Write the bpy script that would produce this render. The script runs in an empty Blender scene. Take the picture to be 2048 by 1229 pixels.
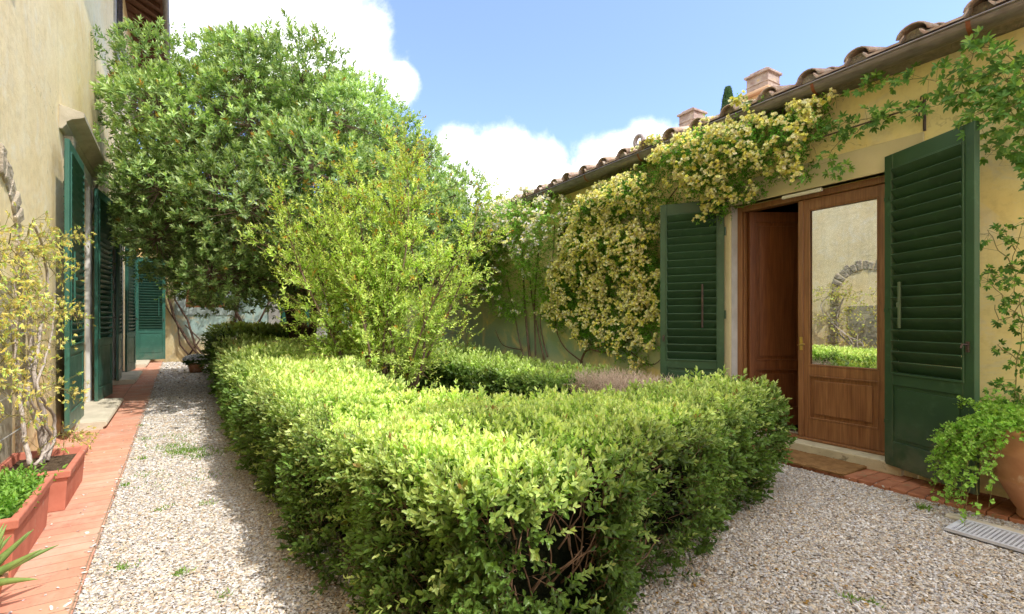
import bpy, math, random
import numpy as np
from mathutils import Vector, Matrix
random.seed(7); rng = np.random.default_rng(7)
R = math.radians
SC = bpy.context.scene
COL = SC.collection
F = 967.0; CX = 1024.0; HY = 643.0; EYE = 1.4       # survey of the photo: focal length, axis, horizon, eye height

def G(px, py, z=0.0):                                # ground point seen at a pixel
    Y = F*(EYE-z)/(py-HY); return ((px-CX)/F*Y, Y)
def P(px, py, Y): return ((px-CX)/F*Y, Y, EYE-(py-HY)/F*Y)

# ------------------------------------------------------------------ wall frames
UR = np.array([-.515, .857]); NR = np.array([-.857, -.515]); DR_ = 5.19
UL = np.array([-.569, .822]); NL = np.array([.822, .569]); DL_ = 1.18
RLOC = tuple(-DR_*NR)+(0,); RROT = math.atan2(UR[1], UR[0])     # local x along wall, local y out of the wall
LLOC = tuple(-DL_*NL)+(0,); LROT = math.atan2(UL[1], UL[0])     # local x along wall, local -y out of the wall
def RW(s, out, z=0):
    p = s*UR-(DR_-out)*NR; return (p[0], p[1], z)
def LW(s, out, z=0):
    p = s*UL-(DL_-out)*NL; return (p[0], p[1], z)
def rsz(px, py, out=0.0):                            # pixel -> (s, z) on the right-hand wall
    k = (px-CX)/F; d = DR_-out
    s = (d*.857-d*.515*k)/(.515+.857*k); Y = .857*s+.515*d
    return s, EYE-(py-HY)/F*Y

# ------------------------------------------------------------------ numpy value noise
def _h(i, j, k):
    n = (i*374761393+j*668265263+k*1274126177) & 0x7fffffff
    n = ((n ^ (n >> 13))*1103515245) & 0x7fffffff
    return ((n ^ (n >> 16)) & 0xffff)/65535.0
def vnoise(p, sc=1.0):
    p = np.asarray(p, float)*sc+100.0; i = np.floor(p).astype(np.int64); f = p-i; f = f*f*(3-2*f); r = 0
    for a in (0, 1):
        for b in (0, 1):
            for c in (0, 1):
                w = (f[:, 0] if a else 1-f[:, 0])*(f[:, 1] if b else 1-f[:, 1])*(f[:, 2] if c else 1-f[:, 2])
                r = r+w*_h(i[:, 0]+a, i[:, 1]+b, i[:, 2]+c)
    return r
def nrm(v): return v/np.maximum(np.linalg.norm(v, axis=1, keepdims=True), 1e-9)
def rdir(n): return nrm(rng.normal(size=(n, 3)))

# ------------------------------------------------------------------ objects
def tag(o, label=None, cat=None, group=None, kind=None):
    if label: o['label'] = label
    if cat: o['category'] = cat
    if group: o['group'] = group
    if kind: o['kind'] = kind
    return o
def empty(name, loc, rz=0, label=None, cat=None, group=None):
    o = bpy.data.objects.new(name, None); COL.objects.link(o); o.location = loc; o.rotation_euler = (0, 0, rz)
    o.empty_display_size = .2
    return tag(o, label, cat, group)
def link(name, me, mat, parent=None, smooth=False):
    o = bpy.data.objects.new(name, me); COL.objects.link(o)
    for m in (mat if isinstance(mat, (list, tuple)) else [mat]): me.materials.append(m)
    if parent is not None: o.parent = parent
    if smooth: me.polygons.foreach_set('use_smooth', [True]*len(me.polygons))
    return o
class MB:
    def __init__(s): s.v = []; s.f = []; s.m = []; s.mi = 0
    def add(s, vs, fs, M=None):
        b = len(s.v)
        s.v += [tuple(M @ Vector(v)) if M is not None else tuple(v) for v in vs]
        s.f += [tuple(b+i for i in f) for f in fs]; s.m += [s.mi]*len(fs); return s
    def box(s, x0, x1, y0, y1, z0, z1, M=None):
        vs = [(x, y, z) for z in (z0, z1) for y in (y0, y1) for x in (x0, x1)]
        return s.add(vs, [(0, 2, 3, 1), (4, 5, 7, 6), (0, 1, 5, 4), (2, 6, 7, 3), (0, 4, 6, 2), (1, 3, 7, 5)], M)
    def prism(s, poly, a0, a1, axis='x', M=None):     # poly in the other two axes
        n = len(poly); vs = []
        for a in (a0, a1):
            for (p, q) in poly: vs.append({'x': (a, p, q), 'y': (p, a, q), 'z': (p, q, a)}[axis])
        fs = [(i, (i+1) % n, n+(i+1) % n, n+i) for i in range(n)]+[tuple(range(n))[::-1], tuple(range(n, 2*n))]
        return s.add(vs, fs, M)
    def tube(s, pts, rad, n=6, M=None, cap=True):
        pts = [Vector(p) for p in pts]; k = len(pts)
        if not isinstance(rad, (list, tuple)): rad = [rad]*k
        vs = []; ref = None
        for i, p in enumerate(pts):
            t = (pts[min(i+1, k-1)]-pts[max(i-1, 0)])
            t = t.normalized() if t.length > 1e-9 else Vector((0, 0, 1))
            if ref is None: ref = t.orthogonal().normalized()
            ref = (ref-t*ref.dot(t)); ref = ref.normalized() if ref.length > 1e-6 else t.orthogonal().normalized()
            b = t.cross(ref)
            for j in range(n):
                a = 2*math.pi*j/n; vs.append(p+(ref*math.cos(a)+b*math.sin(a))*rad[i])
        fs = [(i*n+j, i*n+(j+1) % n, (i+1)*n+(j+1) % n, (i+1)*n+j) for i in range(k-1) for j in range(n)]
        if cap: fs += [tuple(range(n))[::-1], tuple(range((k-1)*n, k*n))]
        return s.add(vs, fs, M)
    def lathe(s, prof, n=40, M=None):
        vs = [(r*math.cos(2*math.pi*j/n), r*math.sin(2*math.pi*j/n), z) for (r, z) in prof for j in range(n)]
        fs = [(i*n+j, i*n+(j+1) % n, (i+1)*n+(j+1) % n, (i+1)*n+j) for i in range(len(prof)-1) for j in range(n)]
        return s.add(vs, fs, M)
    def build(s, name, mat, parent=None, smooth=False, bevel=0, seg=1):
        me = bpy.data.meshes.new(name); me.from_pydata(s.v, [], s.f)
        if isinstance(mat, (list, tuple)): me.polygons.foreach_set('material_index', s.m)
        me.update()
        o = link(name, me, mat, parent, smooth)
        if bevel:
            b = o.modifiers.new('bevel', 'BEVEL'); b.width = bevel; b.segments = seg; b.limit_method = 'ANGLE'
        return o
def holed(mb, x0, x1, z0, z1, holes, y_front, y_back, nx=1):   # wall with rectangular openings and their reveals
    xs = sorted(set([x0, x1]+[h[0] for h in holes]+[h[1] for h in holes])); zs = sorted(set([z0, z1]+[h[2] for h in holes]+[h[3] for h in holes]))
    def inside(x, z): return any(h[0] < x < h[1] and h[2] < z < h[3] for h in holes)
    for i in range(len(xs)-1):
        for j in range(len(zs)-1):
            a, b, c, d = xs[i], xs[i+1], zs[j], zs[j+1]
            if inside((a+b)/2, (c+d)/2): continue
            for y in (y_front, y_back): mb.add([(a, y, c), (b, y, c), (b, y, d), (a, y, d)], [(0, 1, 2, 3)])
    for (a, b, c, d) in holes+[(x0, x1, z0, z1)]:
        mb.add([(a, y_front, c), (a, y_back, c), (a, y_back, d), (a, y_front, d)], [(0, 1, 2, 3)])
        mb.add([(b, y_front, c), (b, y_back, c), (b, y_back, d), (b, y_front, d)], [(0, 1, 2, 3)])
        mb.add([(a, y_front, c), (b, y_front, c), (b, y_back, c), (a, y_back, c)], [(0, 1, 2, 3)])
        mb.add([(a, y_front, d), (b, y_front, d), (b, y_back, d), (a, y_back, d)], [(0, 1, 2, 3)])

# ------------------------------------------------------------------ materials
class NT:
    def __init__(s, name):
        s.mat = bpy.data.materials.new(name); s.mat.use_nodes = True; s.t = s.mat.node_tree; s.t.nodes.clear()
        s.out = s.n('ShaderNodeOutputMaterial')
    def n(s, typ, **kw):
        nd = s.t.nodes.new(typ)
        for k, v in kw.items():
            if k.startswith('_'): setattr(nd, k[1:], v)
        return nd
    def l(s, a, b): s.t.links.new(a, b)
    def coord(s, sc=(1, 1, 1), kind='Object'):
        c = s.n('ShaderNodeTexCoord'); m = s.n('ShaderNodeMapping'); m.inputs['Scale'].default_value = sc
        s.l(c.outputs[kind], m.inputs[0]); return m.outputs[0]
    def noise(s, vec, scale, detail=4, rough=.6, dist=0):
        t = s.n('ShaderNodeTexNoise'); t.inputs['Scale'].default_value = scale; t.inputs['Detail'].default_value = detail
        t.inputs['Roughness'].default_value = rough; t.inputs['Distortion'].default_value = dist
        s.l(vec, t.inputs['Vector']); return t.outputs[0]
    def ramp(s, fac, stops):
        r = s.n('ShaderNodeValToRGB'); e = r.color_ramp.elements
        while len(e) < len(stops): e.new(.5)
        for i, (p, c) in enumerate(stops):
            e[i].position = p; e[i].color = (c if len(c) == 4 else tuple(c)+(1,)) if isinstance(c, (tuple, list)) else (c, c, c, 1)
        s.l(fac, r.inputs[0]); return r.outputs[0]
    def mix(s, fac, a, b, mode='MIX'):
        m = s.n('ShaderNodeMix'); m.data_type = 'RGBA'; m.blend_type = mode
        for src, i in ((fac, 0), (a, 6), (b, 7)):
            if isinstance(src, (int, float)): m.inputs[i].default_value = src
            elif isinstance(src, (tuple, list)): m.inputs[i].default_value = tuple(src)+(1,)
            else: s.l(src, m.inputs[i])
        return m.outputs[2]
    def math(s, op, a, b=0, c=None):
        m = s.n('ShaderNodeMath'); m.operation = op
        for i, x in enumerate((a, b, c)):
            if x is None: continue
            if isinstance(x, (int, float)): m.inputs[i].default_value = x
            else: s.l(x, m.inputs[i])
        return m.outputs[0]
    def bump(s, h, st=.3, dist=.01, nrm_=None):
        b = s.n('ShaderNodeBump'); b.inputs['Strength'].default_value = st; b.inputs['Distance'].default_value = dist
        s.l(h, b.inputs['Height'])
        if nrm_ is not None: s.l(nrm_, b.inputs['Normal'])
        return b.outputs[0]
    def pbr(s, col, rough=.8, spec=.3, normal=None, metal=0, out=True):
        p = s.n('ShaderNodeBsdfPrincipled')
        if isinstance(col, (tuple, list)): p.inputs['Base Color'].default_value = tuple(col)+(1,)
        else: s.l(col, p.inputs['Base Color'])
        if isinstance(rough, (int, float)): p.inputs['Roughness'].default_value = rough
        else: s.l(rough, p.inputs['Roughness'])
        p.inputs['Specular IOR Level'].default_value = spec; p.inputs['Metallic'].default_value = metal
        if normal is not None: s.l(normal, p.inputs['Normal'])
        if out: s.l(p.outputs[0], s.out.inputs[0])
        return p.outputs[0]
    def sepz(s, vec, i=2):
        x = s.n('ShaderNodeSeparateXYZ'); s.l(vec, x.inputs[0]); return x.outputs[i]

def m_basic(name, c1, c2, scale=6, rough=.7, spec=.3, bump=.2, bscale=40, bdist=.004, stretch=(1, 1, 1), metal=0, spots=None):
    t = NT(name); v = t.coord(stretch)
    c = t.ramp(t.noise(v, scale, 6), [(.3, c1), (.7, c2)])
    if spots:
        c = t.mix(t.ramp(t.noise(v, spots[1], 5, .7), [(spots[2], 0.), (spots[2]+.08, 1.)]), c, spots[0])
    t.pbr(c, rough, spec, t.bump(t.noise(v, bscale, 5), bump, bdist), metal)
    return t.mat
def m_plaster(name, base, light, stain, tint=None, tz=(0, 1), tx=None, strk=.5, dirt=.5):
    t = NT(name); v = t.coord()
    c = t.ramp(t.noise(v, .8, 8, .62, .6), [(.3, base), (.62, light)])
    c = t.mix(t.math('MULTIPLY', t.ramp(t.noise(v, 2.6, 9, .7, 1.2), [(.5, 0.), (.68, 1.)]), .75), c, stain)
    sv = t.coord((2.2, 2.2, .22)); c = t.mix(t.math('MULTIPLY', t.ramp(t.noise(sv, 2.0, 6, .65), [(.45, 0.), (.75, 1.)]), strk), c, light, 'MIX')
    c = t.mix(t.math('MULTIPLY', t.ramp(t.noise(v, 14, 6, .7), [(.38, 1.), (.52, 0.)]), .22), c, tuple(x*.62 for x in base))
    if tint:
        z = t.sepz(v)
        a = t.n('ShaderNodeMapRange'); t.l(z, a.inputs[0]); a.inputs[1].default_value = tz[0]; a.inputs[2].default_value = tz[1]
        a.inputs[3].default_value = 1; a.inputs[4].default_value = 0
        b = t.n('ShaderNodeMapRange'); t.l(z, b.inputs[0]); b.inputs[1].default_value = tz[2] if len(tz) > 2 else -1; b.inputs[2].default_value = (tz[2]+.5) if len(tz) > 2 else -.9
        f = t.math('MULTIPLY', a.outputs[0], b.outputs[0])
        if tx:
            x = t.sepz(v, 0); d = t.n('ShaderNodeMapRange'); t.l(x, d.inputs[0]); d.inputs[1].default_value = tx[0]; d.inputs[2].default_value = tx[1]
            f = t.math('MULTIPLY', f, d.outputs[0])
        f = t.math('MULTIPLY', f, t.ramp(t.noise(v, 1.6, 7, .65, .8), [(.32, 0.), (.5, 1.)]))
        c = t.mix(f, c, tint)
    vc = t.n('ShaderNodeTexVoronoi'); vc.feature = 'DISTANCE_TO_EDGE'; vc.inputs['Scale'].default_value = .9
    wv = t.n('ShaderNodeVectorMath'); wv.operation = 'ADD'; wn = t.n('ShaderNodeTexNoise'); wn.inputs['Scale'].default_value = 3.; wn.inputs['Detail'].default_value = 8; t.l(v, wn.inputs['Vector']); t.l(v, wv.inputs[0]); t.l(wn.outputs['Color'], wv.inputs[1]); t.l(wv.outputs[0], vc.inputs['Vector'])
    crk = t.math('MULTIPLY', t.ramp(vc.outputs['Distance'], [(.0, 1.), (.006, 0.)]), t.ramp(t.noise(v, .9, 3), [(.5, 0.), (.6, .55)]))
    c = t.mix(crk, c, tuple(x*.35 for x in base))
    rn = t.coord((5, 5, .35)); c = t.mix(t.math('MULTIPLY', t.math('MULTIPLY', t.ramp(t.noise(rn, 1.6, 7, .7), [(.52, 0.), (.66, 1.)]), t.ramp(t.noise(v, .6, 3), [(.42, 0.), (.62, 1.)])), dirt*.9), c, tuple(x*.5 for x in base))
    # damp, dirty foot of the wall
    zz = t.sepz(v); d = t.n('ShaderNodeMapRange'); t.l(zz, d.inputs[0]); d.inputs[1].default_value = 0; d.inputs[2].default_value = .55; d.inputs[3].default_value = 1; d.inputs[4].default_value = 0
    c = t.mix(t.math('MULTIPLY', t.math('MULTIPLY', d.outputs[0], t.ramp(t.noise(v, 5, 6), [(.35, 0.), (.6, 1.)])), dirt), c, (.16, .13, .09))
    h = t.math('ADD', t.noise(v, 3, 6), t.math('MULTIPLY', t.noise(v, 60, 4), .12))
    t.pbr(c, .92, .15, t.bump(h, .35, .03))
    return t.mat
def m_leaf(name, trans=.3, rough=.4, spec=.45, tboost=(1.25, 1.3, .5)):
    t = NT(name); a = t.n('ShaderNodeAttribute'); a.attribute_name = 'Col'
    p = t.pbr(a.outputs['Color'], rough, spec, out=False)
    tr = t.n('ShaderNodeBsdfTranslucent'); t.l(t.mix(1., a.outputs['Color'], tboost, 'MULTIPLY'), tr.inputs[0])
    m = t.n('ShaderNodeMixShader'); m.inputs[0].default_value = trans; t.l(p, m.inputs[1]); t.l(tr.outputs[0], m.inputs[2])
    t.l(m.outputs[0], t.out.inputs[0]); return t.mat
def m_wood(name, c1, c2, rough=.35):
    t = NT(name); v = t.coord((14, 14, .9)); v2 = t.coord((60, 60, 2))
    c = t.ramp(t.noise(v, 1.6, 7, .6, 1.5), [(.3, c1), (.7, c2)])
    c = t.mix(t.math('MULTIPLY', t.ramp(t.noise(v2, 1.5, 3), [(.4, 1.), (.6, 0.)]), .35), c, tuple(x*.5 for x in c1))
    t.pbr(c, rough, .5, t.bump(t.noise(v2, 1.5, 3), .12, .002)); return t.mat
def m_paint(name, c, worn=None):
    t = NT(name); v = t.coord()
    col = t.ramp(t.noise(v, 3, 5), [(.3, tuple(x*.85 for x in c)), (.7, tuple(x*1.15 for x in c))])
    col = t.mix(t.math('MULTIPLY', t.ramp(t.noise(v, 9, 8, .7), [(.56, 0.), (.7, 1.)]), .45), col, tuple(min(1, x*1.7+.03) for x in c)); zf = t.n('ShaderNodeMapRange'); t.l(t.sepz(v), zf.inputs[0]); zf.inputs[1].default_value = 0.; zf.inputs[2].default_value = .5; zf.inputs[3].default_value = .35; zf.inputs[4].default_value = 0.; col = t.mix(t.math('MULTIPLY', zf.outputs[0], t.ramp(t.noise(v, 7, 6), [(.35, 0.), (.6, 1.)])), col, (.22, .19, .14))
    t.pbr(col, t.ramp(t.noise(v, 5, 5), [(.3, .32), (.7, .5)]), .5, t.bump(t.noise(t.coord((8, 8, 1.2)), 9, 4), .1, .002)); return t.mat

M = {}
M['plaster_l'] = m_plaster('cream_plaster', (.80, .61, .31), (.90, .75, .46), (.86, .78, .60), strk=.55, dirt=.35)
M['plaster_r'] = m_plaster('yellow_plaster', (.96, .76, .28), (.96, .83, .42), (.84, .76, .55), (.38, .52, .36), (1.0, 2.6, .35), (3.9, 5.2), strk=.45, dirt=.25)
M['plaster_b'] = m_plaster('blue_washed_plaster', (.80, .60, .28), (.88, .74, .44), (.76, .70, .5), (.42, .58, .56), (2.6, 3.6, .5), (1.1, 1.5), strk=.3)
M['band'] = m_basic('painted_surround', (.60, .53, .32), (.70, .62, .40), 3, .85, .2, .25, 30)
M['greystone'] = m_basic('grey_sandstone', (.30, .29, .27), (.46, .45, .42), 5, .85, .25, .4, 45, .006, spots=((.62, .61, .58), 5, .6))
M['palestone'] = m_basic('pale_door_stone', (.50, .49, .46), (.68, .67, .64), 5, .85, .25, .4, 45, .006)
M['trimstone'] = m_basic('stone_trim', (.34, .30, .22), (.50, .45, .34), 5, .85, .25, .35, 45, .006, spots=((.25, .22, .17), 6, .62))
M['step'] = m_basic('step_stone', (.46, .41, .31), (.62, .56, .44), 4, .85, .25, .4, 50, .006)
M['thresh'] = m_basic('threshold_stone', (.46, .41, .28), (.60, .54, .38), 8, .85, .25, .5, 60, .006, spots=((.25, .22, .15), 9, .6))
M['rough'] = m_basic('rubble_stone', (.34, .28, .20), (.56, .48, .36), 9, .95, .15, 1.0, 18, .05)
M['green_l'] = m_paint('weathered_green_paint', (.028, .115, .08))
M['green_r'] = m_paint('dark_green_paint', (.036, .085, .040))
M['wood'] = m_wood('varnished_wood', (.21, .088, .036), (.37, .18, .075))
M['wood_dark'] = m_wood('dark_wood', (.075, .022, .009), (.15, .05, .018))
M['wood_mid'] = m_wood('aged_door_wood', (.13, .042, .016), (.25, .095, .035))
M['eave'] = m_wood('eave_timber', (.07, .025, .012), (.17, .07, .035), .8)
M['brown'] = m_basic('brown_shutter', (.07, .05, .035), (.13, .09, .06), 8, .7, .3, .2, 30, stretch=(6, 6, 1))
M['iron'] = m_basic('wrought_iron', (.045, .03, .025), (.09, .055, .04), 20, .6, .4, .3, 80)
M['brass'] = m_basic('brass', (.6, .4, .12), (.7, .5, .2), 20, .3, .5, .1, 80, metal=1)
M['white'] = m_basic('white_plastic', (.74, .72, .62), (.82, .8, .72), 10, .5, .4, .05, 80)
M['gutter'] = m_basic('gutter_metal', (.13, .11, .10), (.24, .21, .20), 4, .42, .5, .15, 30, .003, stretch=(2, 6, 6), metal=.35, spots=((.22, .26, .23), 7, .62))
M['rust'] = m_basic('rusty_strap', (.16, .05, .02), (.28, .1, .05), 20, .8, .3, .3, 60)
M['pipe'] = m_basic('grey_pipe', (.32, .27, .28), (.4, .34, .35), 9, .5, .4, .1, 60)
M['terra'] = m_basic('terracotta_pot', (.50, .22, .12), (.66, .34, .20), 5, .85, .2, .25, 40, .004, spots=((.72, .5, .38), 4, .58))
M['planter'] = m_basic('pink_terracotta', (.44, .14, .09), (.58, .22, .15), 5, .85, .2, .3, 40, .004, spots=((.5, .34, .27), 7, .62))
M['soil'] = m_basic('soil', (.05, .033, .02), (.14, .1, .065), 20, .95, .1, 1., 40, .02)
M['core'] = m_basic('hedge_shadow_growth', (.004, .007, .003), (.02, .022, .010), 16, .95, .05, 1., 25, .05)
M['bark'] = m_basic('grey_bark', (.12, .08, .055), (.26, .19, .14), 6, .95, .1, .8, 22, .02, stretch=(4, 4, .7))
M['bark_d'] = m_basic('dark_bark', (.055, .035, .025), (.14, .09, .065), 6, .95, .1, .9, 18, .03, stretch=(4, 4, .7))
M['bark_p'] = m_basic('pale_bark', (.30, .24, .20), (.55, .48, .42), 9, .95, .1, .7, 25, .015, stretch=(4, 4, .7))
M['twig'] = m_basic('brown_twig', (.10, .06, .038), (.24, .15, .095), 20, .9, .1, .4, 50)
M['twig_dry'] = m_basic('dry_twig', (.58, .43, .32), (.82, .67, .54), 30, .9, .1, .2, 50)
M['shoot'] = m_basic('green_shoot', (.16, .17, .05), (.26, .2, .08), 20, .8, .2, .2, 50)
M['mat'] = m_basic('coir_mat', (.22, .12, .05), (.35, .20, .085), 12, 1., .05, 1., 160, .012)
M['grate'] = m_basic('painted_grate', (.46, .47, .52), (.60, .61, .66), 10, .55, .4, .15, 60, .002, spots=((.35, .2, .12), 12, .68))
M['black'] = m_basic('dark_void', (.006, .006, .006), (.012, .011, .01), 4, .9, .1)
M['room'] = m_basic('dim_room_wall', (.12, .10, .07), (.16, .13, .1), 4, .9, .1)
M['room_floor'] = m_basic('dim_room_floor', (.16, .06, .03), (.24, .09, .05), 6, .5, .4)
M['leaf'] = m_leaf('leaf_glossy', .34, .38, .35)
M['leaf_matte'] = m_leaf('leaf_matte', .42, .55, .3)
M['petal'] = m_leaf('petal', .2, .7, .1, (1, 1, .9))
def mk_glass():
    t = NT('window_glass'); g = t.n('ShaderNodeBsdfGlossy'); g.inputs['Roughness'].default_value = .0; g.inputs['Color'].default_value = (.95, .97, .97, 1)
    v = t.coord(); t.l(t.bump(t.noise(v, 2.2, 1), .04, .01), g.inputs['Normal'])
    tr = t.n('ShaderNodeBsdfTransparent'); tr.inputs[0].default_value = (.8, .85, .83, 1)
    m = t.n('ShaderNodeMixShader'); t.l(t.ramp(t.noise(t.coord((1, 1, .5)), 5, 7, .7), [(.3, .62), (.7, .76)]), m.inputs[0]); t.l(tr.outputs[0], m.inputs[1]); t.l(g.outputs[0], m.inputs[2]); t.l(m.outputs[0], t.out.inputs[0])
    return t.mat
M['glass'] = mk_glass()
def mk_tile():
    t = NT('roof_tile'); v = t.coord()
    c = t.ramp(t.noise(v, 6, 7, .7), [(.25, (.26, .17, .12)), (.5, (.44, .32, .26)), (.72, (.60, .51, .45))])
    c = t.mix(t.ramp(t.noise(v, 18, 7, .75), [(.5, 0.), (.6, 1.)]), c, (.30, .28, .25))
    c = t.mix(t.math('MULTIPLY', t.ramp(t.noise(v, 30, 6, .7), [(.6, 0.), (.66, 1.)]), .7), c, (.5, .38, .12))
    t.pbr(c, .95, .1, t.bump(t.noise(v, 30, 6, .7), .7, .012)); return t.mat
M['tile'] = mk_tile()
M['mortar'] = m_basic('roof_mortar', (.18, .16, .13), (.36, .32, .25), 18, .95, .1, 1., 30, .03)
M['chimbrick'] = m_basic('chimney_brick', (.30, .20, .17), (.58, .50, .45), 9, .95, .1, .8, 30, .012, spots=((.62, .42, .12), 9, .6))
M['chimplaster'] = m_basic('chimney_plaster', (.66, .42, .24), (.78, .54, .36), 6, .9, .1, .3, 30)
def mk_gravel(name):
    t = NT(name); v = t.coord()
    vo = t.n('ShaderNodeTexVoronoi'); vo.inputs['Scale'].default_value = 62; t.l(v, vo.inputs['Vector'])
    sx = t.n('ShaderNodeSeparateColor'); t.l(vo.outputs['Color'], sx.inputs[0])
    c = t.ramp(sx.outputs[0], [(.0, (.30, .23, .16)), (.3, (.52, .43, .31)), (.6, (.66, .59, .48)), (1., (.74, .71, .65))])
    c = t.mix(t.ramp(vo.outputs['Distance'], [(.35, 0.), (.75, 1.)]), c, (.13, .10, .07))
    c = t.mix(t.math('MULTIPLY', t.ramp(t.noise(v, 1.1, 5), [(.4, 0.), (.7, 1.)]), .25), c, (.40, .31, .20))
    t.pbr(c, .9, .2, t.bump(t.math('SUBTRACT', 1., vo.outputs['Distance']), .9, .012)); return t.mat
M['gravel'] = mk_gravel('gravel_bed')
def mk_stone():
    t = NT('gravel_stone'); a = t.n('ShaderNodeAttribute'); a.attribute_name = 'Col'
    t.pbr(a.outputs['Color'], .75, .3); return t.mat
M['stone'] = mk_stone()
def mk_cotto():
    t = NT('terracotta_paving'); v = t.coord()
    b = t.n('ShaderNodeTexBrick'); b.offset = 0; b.squash = 1
    b.inputs['Scale'].default_value = 1; b.inputs['Mortar Size'].default_value = .005; b.inputs['Mortar Smooth'].default_value = .3
    b.inputs['Brick Width'].default_value = .385; b.inputs['Row Height'].default_value = .125
    b.inputs['Color1'].default_value = (.46, .135, .08, 1); b.inputs['Color2'].default_value = (.64, .27, .165, 1); b.inputs['Mortar'].default_value = (.24, .15, .10, 1)
    sw = t.n('ShaderNodeMapping'); sw.inputs['Rotation'].default_value = (0, 0, R(90)); t.l(v, sw.inputs[0])
    j = t.n('ShaderNodeVectorMath'); j.operation = 'ADD'; jn = t.n('ShaderNodeTexNoise'); jn.inputs['Scale'].default_value = 3; t.l(v, jn.inputs['Vector'])
    sc = t.n('ShaderNodeVectorMath'); sc.operation = 'SCALE'; sc.inputs['Scale'].default_value = .018; t.l(jn.outputs['Color'], sc.inputs[0])
    t.l(sw.outputs[0], j.inputs[0]); t.l(sc.outputs[0], j.inputs[1]); t.l(j.outputs[0], b.inputs['Vector'])
    c = t.mix(t.math('MULTIPLY', t.ramp(t.noise(t.coord((1, 4, 1)), 5, 6, .65), [(.42, 0.), (.7, 1.)]), .6), b.outputs[0], (.60, .27, .17))
    c = t.mix(.3, c, (.66, .42, .31)); c = t.mix(t.math('MULTIPLY', t.ramp(t.noise(v, 2.2, 7, .7), [(.47, 0.), (.66, 1.)]), .7), c, (.58, .42, .32))
    c = t.mix(t.math('MULTIPLY', t.ramp(t.noise(v, 25, 5, .7), [(.6, 0.), (.68, 1.)]), .4), c, (.2, .12, .09))
    c = t.mix(t.math('MULTIPLY', b.outputs[1], .75), c, (.24, .17, .11))
    h = t.math('ADD', t.math('MULTIPLY', b.outputs[1], -1.), t.math('MULTIPLY', t.noise(v, 14, 5), .4))
    t.pbr(c, .8, .25, t.bump(h, .5, .006)); return t.mat
M['cotto'] = mk_cotto()
M['brick'] = m_basic('paving_brick', (.27, .10, .05), (.46, .20, .11), 6, .85, .2, .5, 40, .006, spots=((.24, .19, .10), 5, .6))
M['joint'] = m_basic('paving_joint', (.12, .09, .06), (.2, .16, .12), 20, .95, .1, .5, 50)
def mk_flat(name, c): return m_basic(name, tuple(x*.8 for x in c), tuple(x*1.2 for x in c), .5, .95, .1, .3, 3, .05)
M['earth'] = mk_flat('distant_earth', (.16, .14, .08))
M['white_pet'] = M['petal']

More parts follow.
